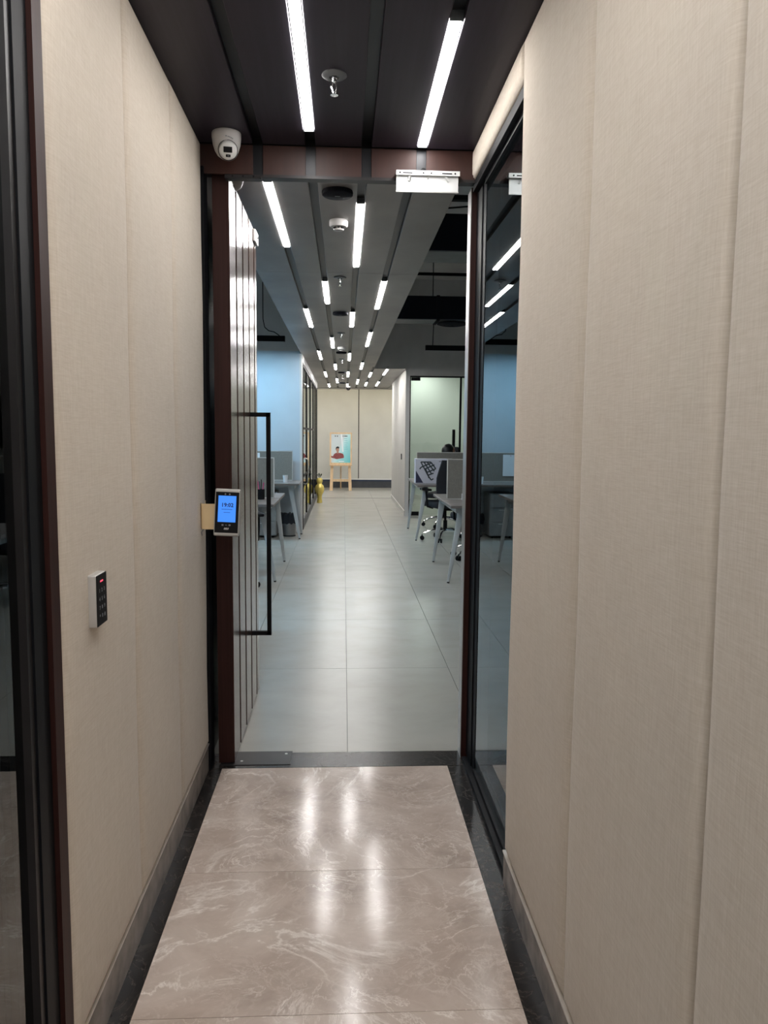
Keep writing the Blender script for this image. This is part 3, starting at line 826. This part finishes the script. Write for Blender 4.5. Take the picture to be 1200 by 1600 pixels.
t = thing('keypad_reader', 'slim silver keypad with black face and red indicator on the left fabric wall', 'keypad', (-.539, 1.672, 1.012))
obj('case', B().box(.0, .020, -.035, .035, -.056, .056, .003, 3), 'silver', t, True)
obj('back_plate', B().box(-.002, .003, -.037, .030, -.05, .05), 'black', t)
fc = obj('key_face', B().box(.0195, .0212, -.034, .034, -.055, .055, .001, 1), 'black', t)
obj('indicator', B().box(.021, .0216, -.010, .008, .038, .0415), 'red', t)
for r_ in range(4):
    for c_ in range(3):
        me = text_mesh('key_print', ['123', '456', '789', '*0#'][r_][c_], .011, 'greykey')
        me.transform(Matrix.Translation((.0213, -.016 + .016 * c_, .020 - .0185 * r_)) @ Matrix.Rotation(PI / 2, 4, 'Z') @ Matrix.Rotation(PI / 2, 4, 'X'))
        link('key_print', me, fc)

t = thing('light_switch', 'small black switch plate on the white right wall of the far corridor', 'switch', (1.028, 13.75, .98))
obj('plate', B().box(-.012, 0, -.06, .06, -.05, .05, .002, 1), 'black', t)
obj('rocker', B().box(-.016, -.012, -.02, .02, -.03, .03, .001, 1), 'greykey', t)

# ================================================================== DESKS
def leg_b(x0, y0, z0, x1, y1, z1, a0, a1):
    """tapered rectangular leg from the top (x0..) to the foot (x1..)"""
    b = B(); top = []; bot = []
    for sx, sy in ((-1, -1), (1, -1), (1, 1), (-1, 1)):
        top.append(b.bm.verts.new((x0 + sx * a0 / 2, y0 + sy * a0 * .42, z0)))
        bot.append(b.bm.verts.new((x1 + sx * a1 / 2, y1 + sy * a1 * .5, z1)))
    for i in range(4): b.bm.faces.new((top[i], top[(i + 1) % 4], bot[(i + 1) % 4], bot[i]))
    b.bm.faces.new(top[::-1]); b.bm.faces.new(bot)
    es = [e for e in b.bm.edges if abs(e.verts[0].co.z - e.verts[1].co.z) > .1]
    bmesh.ops.bevel(b.bm, geom=es, offset=min(a1 * .3, .008), segments=2, affect='EDGES')
    return b
def bench(xe, sgn, y0, y1, length, label, screen=True, screen_y=None, single=False, screen_gap=.06):
    """bench whose aisle end is at xe and that runs towards sgn*x"""
    yc = (y0 + y1) / 2
    t = thing('desk', label, 'desk', (xe, yc, 0)); h = (y1 - y0) / 2
    X = lambda v: sgn * v
    def bx(b, a, c, *r, **k): return b.box(min(X(a), X(c)), max(X(a), X(c)), *r, **k)
    if single:
        obj('tabletop', bx(B(), 0, length, -h, h, .705, .73, bev=.002, seg=1), 'desktop', t)
    else:
        obj('tabletop', bx(B(), 0, length, -h, -.012, .705, .73, bev=.002, seg=1), 'desktop', t)
        obj('tabletop', bx(B(), 0, length, .012, h, .705, .73, bev=.002, seg=1), 'desktop', t)
    ly = h - .11
    for xe_, dx in ((.0, 1), (length, -1)):
        for s in (-1, 1):
            l = obj('leg', leg_b(X(xe_ + dx * (.13 if s < 0 else .075)), s * (ly - .10), .70, X(xe_ + dx * .0), s * ly, .012, .062, .026), 'deskleg', t, True)
            obj('foot', B().cyl((X(xe_), s * ly, 0), (X(xe_), s * ly, .013), .011, n=10), 'black', l)
    obj('side_beam', bx(B(), .06, .115, -ly, ly, .655, .705), 'deskleg', t)
    obj('side_beam', bx(B(), length - .115, length - .06, -ly, ly, .655, .705), 'deskleg', t)
    obj('long_beam', bx(B(), .10, length - .10, -.02, .02, .655, .700), 'deskleg', t)
    if screen:
        sy = 0 if screen_y is None else screen_y
        s_ = obj('screen', bx(B(), screen_gap, length - .05, sy - .010, sy + .010, .738, 1.125), 'screen', t)
        obj('screen_frame', bx(bx(bx(B(), screen_gap - .008, screen_gap, sy - .013, sy + .013, .738, 1.133), screen_gap - .008, length - .05, sy - .013, sy + .013, 1.125, 1.133),
            screen_gap, length - .05, sy - .012, sy + .012, .731, .740), 'screenframe', s_)
        for cx_ in (.22, length - .3):
            obj('screen_clamp', bx(B(), cx_ - .02, cx_ + .02, sy - .030, sy - .010, .728, .79, bev=.003, seg=1), 'paper', t)
    return t
DR, DL = .975, -.630
bench(DR, 1, 6.96, 8.37, 4.2, 'right hand grey bench desk with taupe screen, nearest one seen through the doorway')
bench(DR - .03, 1, 9.85, 11.35, 4.2, 'right hand grey bench desk with a white carton on its end, near the glass door')
bench(DR, 1, 4.10, 5.50, 4.2, 'right hand grey bench desk hidden behind the door jamb')
bench(DL, -1, 7.02, 8.38, 3.6, 'left hand grey bench desk with taupe screen and pen cup')
bench(DL, -1, 4.15, 5.50, 3.6, 'left hand grey bench desk just behind the open door')
bench(DL + .06, -1, 9.98, 10.68, 3.6, 'left hand single desk standing against the blue wall', single=True, screen_y=.31, screen_gap=.13)
# modesty board under the wall desk
t = thing('drawer_pedestal', 'grey drawer pedestal under the desk by the blue wall', 'cabinet', (-1.05, 10.40, 0))
obj('body', B().box(-.17, .17, -.22, .22, .03, .60, .003, 1), 'modesty', t)
for k in range(3):
    dd = obj('drawer', B().box(-.165, .165, -.236, -.22, .04 + k * .186, .218 + k * .186, .002, 1), 'modesty', t)
    obj('handle', B().box(-.05, .05, -.244, -.236, .19 + k * .186, .20 + k * .186), 'alu', dd)
obj('caster', B().cyl((-.13, -.18, .015), (-.11, -.18, .015), .015, n=10).cyl((.11, -.18, .015), (.13, -.18, .015), .015, n=10)
    .cyl((-.13, .18, .015), (-.11, .18, .015), .015, n=10).cyl((.11, .18, .015), (.13, .18, .015), .015, n=10), 'black', t)
t = thing('waste_bin', 'round metal waste bin with black liner under the wall desk', 'bin', (-.735, 10.42, 0))
obj('bin_body', B().lathe([(0, 0), (.085, 0), (.088, .01), (.105, .20), (0, .20)], n=20), 'binmetal', t, True)
bb_ = B(); n = 22; r0 = []; r1 = []; r2 = []
for i in range(n):
    a = 2 * PI * i / n; j = .010 * math.sin(i * 2.7)
    r0.append(bb_.bm.verts.new((.107 * math.cos(a), .107 * math.sin(a), .17 + j))); r1.append(bb_.bm.verts.new(((.118 + j) * math.cos(a), (.118 + j) * math.sin(a), .235)))
    r2.append(bb_.bm.verts.new(((.10 + j) * math.cos(a), (.10 + j) * math.sin(a), .30 + 1.6 * j)))
for ra, rb in ((r0, r1), (r1, r2)):
    for i in range(n): bb_.bm.faces.new((ra[i], ra[(i + 1) % n], rb[(i + 1) % n], rb[i]))
c0 = bb_.bm.verts.new((0, 0, .285))
for i in range(n): bb_.bm.faces.new((r2[i], r2[(i + 1) % n], c0))
obj('liner', bb_, 'mesh', t, True)
obj('base_ring', B().lathe([(.086, 0), (.094, 0), (.094, .012), (.086, .012)], n=20), 'black', t)

# desk items
t = thing('pen_cup', 'black pen cup with magenta and dark pens on the left desk', 'cup', (-.80, 7.55, .73))
obj('cup', B().lathe([(0, 0), (.034, 0), (.038, .01), (.038, .10), (.034, .10), (.033, .01), (0, .008)], n=20), 'black', t, True)
for k, (dx, dy, mt) in enumerate(((.018, 0, 'magenta'), (-.01, .01, 'inknavy'), (-.018, -.01, 'magenta'), (.005, -.014, 'black'))):
    obj('pen', B().cyl((dx * .4, dy * .4, .012), (dx * 1.6, dy * 1.6, .165 + .01 * k), .004, n=8), mt, t)
t = thing('paper_sheet', 'white sheet pinned to the taupe screen before the blue wall', 'paper', (-1.24, 10.622, .95))
obj('sheet', B().box(-.105, .105, -.002, 0, -.14, .155), 'paper', t)
obj('pin', B().cyl((0, -.006, .14), (0, -.002, .14), .006, n=8), 'magenta', t)
t = thing('white_tumbler', 'small white tumbler standing near the end of the wall desk', 'cup', (-.76, 10.2, .73))
obj('tumbler', B().lathe([(0, 0), (.026, 0), (.032, .07), (.033, .082), (.028, .084), (.024, .01), (0, .008)], n=18), 'paper', t, True)
obj('rim', B().lathe([(.031, .084), (.034, .086), (.033, .094), (.026, .094), (.026, .086)], n=18), 'white_plastic', t, True)
# white carton on the right far desk
t = thing('printed_carton', 'white equipment carton printed with a dark grid picture, on the right far desk', 'carton', (1.19, 10.22, .73))
W_, H_ = .50, .325
obj('carton', B().box(-W_ / 2, W_ / 2, -.065, .065, 0, H_, .003, 1), 'cartonw', t)
pr = B(); yf = -.0662
def bar(x0, z0, x1, z1, wd):
    dx, dz = x1 - x0, z1 - z0; L = math.hypot(dx, dz); nx, nz = -dz / L * wd / 2, dx / L * wd / 2
    pr.sheet([(x0 + nx, z0 + nz), (x1 + nx, z1 + nz), (x1 - nx, z1 - nz), (x0 - nx, z0 - nz)], yf, yf + .0014)
def g2(u, v): return (-W_ / 2 + u * W_ * .97, v * H_)
for (a, b_) in (((.15, .87), (.42, .87)), ((.15, .87), (.36, .30)), ((.235, .87), (.45, .38)), ((.32, .87), (.52, .50)), ((.42, .87), (.56, .60)),
                ((.16, .66), (.44, .84)), ((.25, .58), (.52, .76)), ((.30, .44), (.56, .60)), ((.34, .33), (.50, .42)), ((.36, .30), (.44, .14)), ((.44, .14), (.50, .20)), ((.16, .66), (.12, .58)),
                ((.28, .60), (.38, .22))):
    bar(*g2(*a), *g2(*b_), .016)
obj('grid_print', pr, 'ink', t)
obj('triangle_print', B().sheet([g2(.02, .03), g2(.22, .03), g2(.02, .52)], yf, yf + .0014), 'inknavy', t)
obj('caption_print', B().box(.06, .16, yf, yf + .001, .285, .297), 'greykey', t)

# ================================================================== CHAIRS
def make_chair(label):
    t = thing('office_chair', label, 'chair', (0, 0, 0), 0, 'black office chairs')
    # faces +y ; base
    base = B()
    for k in range(5):
        a = k * 2 * PI / 5 + .3; c, s = math.cos(a), math.sin(a)
        base.tube([(.02 * c, .02 * s, .13), (.12 * c, .12 * s, .135), (.22 * c, .22 * s, .115), (.29 * c, .29 * s, .075)], [.024, .019, .015, .012], 8)
    bs = obj('base', base, 'chrome', t, True)
    for k in range(5):
        a = k * 2 * PI / 5 + .3; c, s = math.cos(a), math.sin(a)
        cx_, cy_ = .30 * c, .30 * s
        tx, ty = -s, c
        obj('caster', B().cyl((cx_ - tx * .024, cy_ - ty * .024, .028), (cx_ - tx * .008, cy_ - ty * .008, .028), .028, n=14)
            .cyl((cx_ + tx * .008, cy_ + ty * .008, .028), (cx_ + tx * .024, cy_ + ty * .024, .028), .028, n=14)
            .cyl((cx_, cy_, .03), (cx_, cy_, .075), .007, n=8), 'black', bs, True)
    obj('gas_column', B().cyl((0, 0, .12), (0, 0, .26), .026, n=14).cyl((0, 0, .26), (0, 0, .42), .016, n=12), 'black', t, True)
    obj('mechanism', B().box(-.07, .07, -.12, .10, .395, .435, .006, 1), 'black', t)
    obj('seat', B().box(-.245, .245, -.23, .25, .435, .515, .035, 4), 'mesh', t, True)
    # curved mesh backrest
    bk = B(); nx_, nz_ = 8, 9; g = []
    for layer in (0, 1):
        gg = []
        for j in range(nz_ + 1):
            v = j / nz_; row = []
            wd = .215 * (1 - .22 * max(0, v - .55) / .45 - .12 * max(0, .2 - v) / .2)
            for i in range(nx_ + 1):
                u = -1 + 2 * i / nx_
                y = -.235 - .05 * v + .055 * u * u - .03 * math.sin(v * PI) * -1 - (.022 if layer else 0)
                row.append(bk.bm.verts.new((u * wd, y, .55 + v * .50)))
            gg.append(row)
        g.append(gg)
    for L_ in (0, 1):
        for j in range(nz_):
            for i in range(nx_):
                bk.bm.faces.new((g[L_][j][i], g[L_][j][i + 1], g[L_][j + 1][i + 1], g[L_][j + 1][i]))
    for j in range(nz_):
        for i in (0, nx_): bk.bm.faces.new((g[0][j][i], g[0][j + 1][i], g[1][j + 1][i], g[1][j][i]))
    for i in range(nx_):
        for j in (0, nz_): bk.bm.faces.new((g[0][j][i], g[0][j][i + 1], g[1][j][i + 1], g[1][j][i]))
    b_o = obj('backrest', bk, 'mesh', t, True)
    obj('back_spine', B().tube([(0, -.08, .42), (0, -.22, .44), (0, -.285, .55), (0, -.29, .80)], .017, 8), 'black', t, True)
    for s in (-1, 1):
        ar = obj('armrest', B().tube([(s * .20, -.05, .43), (s * .275, -.05, .45), (s * .285, -.04, .56), (s * .285, -.02, .655)], .014, 8), 'black', t, True)
        obj('arm_pad', B().box(s * .285 - .035, s * .285 + .035, -.13, .12, .655, .682, .010, 2), 'black', ar, True)
    return t
ch = make_chair('black mesh office chair before the white carton on the right far desk')
ch.location = (1.33, 10.02, 0); ch.rotation_euler = (0, 0, .30)
dup(ch, (1.50, 8.52, 0), PI + .35, 'black office chair tucked under the far side of the nearest right desk')
dup(ch, (-1.02, 6.70, 0), .3, 'black office chair at the near side of the left desk with the pen cup')
dup(ch, (-1.35, 5.98, 0), PI + .2, 'black office chair behind the left desk nearest the open door')
pc = dup(ch, (1.50, 11.52, 0), PI - .5, 'black office chair with headrest under the seated person')
obj('headrest', B().box(-.12, .12, -.325, -.285, 1.08, 1.19, .02, 3), 'mesh', pc, True)
obj('headrest_post', B().box(-.02, .02, -.315, -.295, 1.0, 1.09), 'black', pc)
dup(ch, (1.5, 6.3, 0), .1, 'black office chair at the near side of the nearest right desk')
dup(ch, (-2.4, 8.9, 0), PI, 'black office chair behind the left desk, well away from the aisle')

# ================================================================== SEATED PERSON
def person(loc, rz, label):
    """seated, faces +y in local space"""
    t = thing('person', label, 'person', loc, rz)
    def skin_fig(name, V, E, R, m, root=0, sub=2):
        me = bpy.data.meshes.new(name); me.from_pydata(V, E, []); me.materials.append(M[m])
        o = link(name, me, t)
        sk = o.modifiers.new('skin', 'SKIN'); sk.use_smooth_shade = True
        for i, sv in enumerate(me.skin_vertices[0].data):
            r = R[i]; sv.radius = r if isinstance(r, tuple) else (r, r); sv.use_root = (i == root)
        ss = o.modifiers.new('sub', 'SUBSURF'); ss.levels = sub; ss.render_levels = sub
        return o
    V = [(0, -.06, .56), (0, -.07, .70), (0, -.06, .84), (0, -.03, .95), (0, -.01, 1.00), (0, .015, 1.04),
         (-.09, .0, .56), (-.11, .36, .56), (-.12, .40, .14), (-.12, .50, .07),
         (.09, .0, .56), (.11, .36, .56), (.12, .40, .14), (.12, .50, .07),
         (-.17, -.03, .93), (-.23, .04, .70), (-.16, .27, .74), (-.13, .34, .745),
         (.17, -.03, .93), (.23, .04, .70), (.16, .27, .74), (.13, .34, .745)]
    E = [(0, 1), (1, 2), (2, 3), (3, 4), (4, 5), (0, 6), (6, 7), (7, 8), (8, 9), (0, 10), (10, 11), (11, 12), (12, 13),
         (3, 14), (14, 15), (15, 16), (16, 17), (3, 18), (18, 19), (19, 20), (20, 21)]
    R = [(.15, .11), (.135, .10), (.15, .105), (.11, .075), .052, .050, .085, .062, .042, .035, .085, .062, .042, .035,
         .058, .046, .034, .025, .058, .046, .034, .025]
    skin_fig('body', V, E, R, 'cloth')
    # head with face
    hb = B(); 
    bmesh.ops.create_icosphere(hb.bm, subdivisions=3, radius=1)
    for v in hb.bm.verts:
        x, y, z = v.co
        sx = .073 * (1 - .22 * max(0, -z)); sy = .094
        yy = y * sy - (.012 * max(0, -z) if y < 0 else 0)
        if y > .8 and abs(x) < .22 and -.35 < z < .12: yy += .020 * (1 - abs(x) / .22) * (1 - (z + .35) / .5)
        if y > .6 and abs(abs(x) - .38) < .16 and abs(z - .05) < .14: yy -= .007
        if y > .7 and abs(x) < .35 and -.62 < z < -.48: yy += .005
        v.co = (x * sx, yy + .02, z * .115 + 1.115)
    hd = obj('head', hb, 'skin', t, True)
    for s in (-1, 1):
        obj('eye', B().lathe([(0, .011), (.008, .008), (.011, 0), (.008, -.008), (0, -.011)], (s * .028, .098, 1.122), 10), 'paper', hd, True)
        obj('ear', B().lathe([(0, -.022), (.010, -.014), (.013, 0), (.010, .016), (0, .022)], (s * .073, .012, 1.112), 10), 'skin', hd, True)
    obj('mouth', B().box(-.020, .020, .100, .108, 1.062, 1.068), 'magenta', hd)
    hr = B(); bmesh.ops.create_icosphere(hr.bm, subdivisions=3, radius=1)
    for v in hr.bm.verts:
        x, y, z = v.co
        k = 1.0
        if y > .45 and z < .45: k = .80
        v.co = (x * .087 * k, (y * .108 if y < 0 else y * .094) * k + .008, (z * .110 if z > 0 else z * .13 * (1 if y < .2 else .3)) + 1.13)
    obj('hair', hr, 'hair', t, True)
    # hands: palm and five fingers on the desk
    for s in (-1, 1):
        V = [(s * .13, .345, .752), (s * .122, .385, .752), (s * .118, .42, .752)]; E = [(0, 1), (1, 2)]; R = [.022, (.036, .013), (.034, .012)]
        for k, (ox, L) in enumerate(((-.030, .055), (-.010, .070), (.010, .075), (.030, .064))):
            i0 = len(V)
            V += [(s * .118 + ox, .425, .752), (s * .118 + ox * 1.15, .425 + L * .55, .758), (s * .118 + ox * 1.2, .425 + L, .748)]
            E += [(2, i0), (i0, i0 + 1), (i0 + 1, i0 + 2)]; R += [.009, .0085, .007]
        i0 = len(V)
        V += [(s * .118 - s * .040, .385, .750), (s * .118 - s * .058, .42, .748)]
        E += [(1, i0), (i0, i0 + 1)]; R += [.010, .008]
        skin_fig('hand', V, E, R, 'skin', 0, 1)
    return t
person((1.56, 11.58, 0), -1.25, 'seated person with black hair behind the right far desk screen')

# ================================================================== FAR GLASS DOOR AND RIGHT ROOM
d2 = struct('door_2', 'frameless glass door with black fittings and pull, beyond the right desks', 'door',
            B().box(1.09, 1.112, 12.985, 13.04, 0, 2.345).box(1.112, 4.3, 12.985, 13.04, 2.318, 2.345).box(1.935, 1.965, 12.99, 13.04, 0, 2.32), 'blackmetal')
obj('pane', B().box(1.116, 1.93, 13.005, 13.017, .012, 2.312), 'clear', d2)
obj('pane', B().box(1.966, 4.28, 13.005, 13.017, .0, 2.318), 'clear', d2)
obj('patch_fitting', B().box(1.118, 1.27, 12.992, 13.03, 2.262, 2.315, .002, 1), 'black', d2)
obj('patch_fitting', B().box(1.118, 1.27, 12.992, 13.03, .008, .075, .002, 1), 'black', d2)
obj('door_handle', B().box(1.815, 1.86, 12.94, 12.98, .85, 1.46, .004, 1).cyl((1.837, 12.97, .95), (1.837, 13.0, .95), .008, n=8).cyl((1.837, 12.97, 1.38), (1.837, 13.0, 1.38), .008, n=8), 'black', d2)

# ================================================================== DUCTS, CONDUITS, DIFFUSER
def duct(y, label):
    t = thing('air_duct', label, 'duct', (.40, y, 2.86))
    obj('duct_body', B().box(.0, 5.6, 0, .42, .008, .30), 'duct', t)
    obj('underside', B().box(.0, 5.6, 0, .42, 0, .008), 'ductunder', t)
    for k in range(5):
        obj('flange', B().box(.8 + k * 1.1, .84 + k * 1.1, -.012, .432, -.01, .31), 'ductunder' if k == 9 else 'duct', t)
duct(6.48, 'black rectangular air duct over the right desks, nearer the doorway')
duct(10.24, 'black rectangular air duct over the right desks, farther off')
t = thing('air_diffuser', 'round dark air diffuser under the farther duct', 'vent', (1.44, 10.45, 2.82))
for k in range(4):
    obj('ring', B().lathe([(.20 - k * .05, .025), (.21 - k * .05, .012 - k * .004), (.17 - k * .05, .0 - k * .002), (.165 - k * .05, .006)], n=28), 'duct', t, True)
tag(obj('conduit', B().tube([(.95, 11.05, 3.60), (3.0, 11.05, 3.60), (6.1, 11.05, 3.60)], .022, 8), 'black'), 'horizontal black conduit high over the farthest right desk', 'conduit')
tag(obj('conduit', B().box(.85, 6.0, 7.55, 7.62, 3.585, 3.63), 'black'), 'horizontal black conduit seen above the nearer air duct', 'conduit')
tag(obj('hanging_cable', B().tube([(.84, 7.3, 3.46), (.95, 7.3, 3.435), (1.1, 7.3, 3.45), (1.3, 7.3, 3.47), (1.9, 7.3, 3.45), (2.6, 7.3, 3.5), (2.7, 7.3, 3.9)], .008, 6), 'black'),
    'thin sagging black cable just above the nearer air duct', 'cable')

# ================================================================== EASEL AND POSTER
ex, ey = -.068, 18.90
t = thing('easel', 'pale pine easel with three legs standing before the end wall', 'easel', (ex, ey, 0))
for s in (-1, 1):
    obj('leg', leg_b(s * .185, .10, 1.30, s * .232, -.03, .0, .050, .075), 'pine', t)
obj('leg', leg_b(.0, .15, 1.35, .0, .62, .0, .03, .03), 'pine', t)
obj('ledge', B().box(-.27, .27, -.085, .06, .600, .640, .003, 1), 'pine', t)
obj('crossbar', B().box(-.215, .215, -.02, .0, .215, .275), 'pine', t)
obj('upper_bar', B().box(-.20, .20, .085, .10, 1.25, 1.30), 'pine', t)
t = thing('framed_poster', 'pine framed teal and white poster with a seated man, resting on the easel', 'poster', (ex, ey - .045, .64))
PW, PH = .535, .765
def ps(b, x0, x1, y0, y1, z0, z1): return b.box(x0, x1, y0, y1, z0, z1)
lean = Matrix.Rotation(-.09, 4, 'X')
def leaned(b):
    bmesh.ops.transform(b.bm, matrix=lean, verts=b.bm.verts); return b
obj('frame', leaned(B().box(-PW / 2, -PW / 2 + .035, -.012, .016, 0, PH).box(PW / 2 - .035, PW / 2, -.012, .016, 0, PH)
    .box(-PW / 2, PW / 2, -.012, .016, PH - .035, PH).box(-PW / 2, PW / 2, -.012, .016, 0, .035)), 'pine', t)
sheet = obj('print', leaned(B().box(-PW / 2 + .03, PW / 2 - .03, -.003, .010, .03, PH - .03)), 'poster', t)
def fl(name, pts, m, k=1): obj(name, leaned(B().sheet(pts, -.003 - .0015 * k, -.002)), m, sheet)
fl('white_stripe', [(-.005, .735), (.030, .735), (.065, .30), (.035, .30)], 'paper', 2)
fl('shirt_print', [(-.235, .16), (-.235, .20), (-.19, .19), (-.165, .24), (-.13, .265), (-.09, .28), (-.05, .275), (.0, .27), (.055, .25), (.075, .20), (.075, .15), (-.10, .12)], 'shirt')
fl('neck_print', [(-.10, .26), (-.05, .26), (-.055, .31), (-.095, .31)], 'skin', 2)
fl('face_print', [(-.115, .33), (-.10, .30), (-.075, .285), (-.05, .30), (-.04, .34), (-.045, .385), (-.075, .40), (-.11, .385)], 'skin', 3)
fl('hair_print', [(-.125, .36), (-.115, .345), (-.11, .375), (-.075, .385), (-.045, .375), (-.035, .395), (-.045, .42), (-.08, .43), (-.115, .41)], 'hair', 4)
fl('title_print', [(-.145, .665), (-.12, .665), (-.12, .69), (-.145, .69)], 'hair', 1)
fl('title_print', [(-.095, .665), (-.07, .665), (-.07, .69), (-.095, .69)], 'hair', 1)
fl('title_print', [(.045, .665), (.065, .665), (.065, .69), (.045, .69)], 'ink', 1)
fl('title_print', [(.08, .668), (.16, .668), (.16, .688), (.08, .688)], 'ink', 1)
for k in range(6):
    z = .61 - k * .05
    fl('text_line', [(.075 + .006 * (k % 2), z), (.15 + .01 * (k % 3), z), (.15 + .01 * (k % 3), z + .012), (.075 + .006 * (k % 2), z + .012)], 'teal', 1)
fl('footer_print', [(-.05, .055), (.08, .055), (.08, .075), (-.05, .075)], 'paper', 1)

# gourd-shaped yellow vase
t = thing('gourd_vase', 'yellow gourd shaped vase with dark foliage at the left end of the corridor', 'vase', (-.475, 15.45, 0))
obj('vase', B().lathe([(0, 0), (.05, 0), (.055, .02), (.045, .10), (.05, .16), (.085, .22), (.095, .28), (.08, .34), (.05, .37), (.045, .39), (.062, .42), (.062, .46), (.045, .49), (.02, .50), (0, .50)], n=24), 'gold', t, True)
for k in range(7):
    a = k * .9; c, s = math.cos(a), math.sin(a)
    lf = B(); p0 = Vector((.008 * c, .008 * s, .49)); p1 = Vector((.05 * c, .05 * s, .56 + .01 * (k % 3))); p2 = Vector((.075 * c, .075 * s, .59 - .015 * (k % 2)))
    sd = Vector((-s, c, 0))
    vs = [lf.bm.verts.new(p0), lf.bm.verts.new(p1 + sd * .018), lf.bm.verts.new(p2), lf.bm.verts.new(p1 - sd * .018), lf.bm.verts.new(p1 + Vector((0, 0, .006)))]
    for i, j in ((0, 1), (1, 2), (2, 3), (3, 0)): lf.bm.faces.new((vs[i], vs[j], vs[4]))
    obj('leaf', lf, 'leafdark', t)
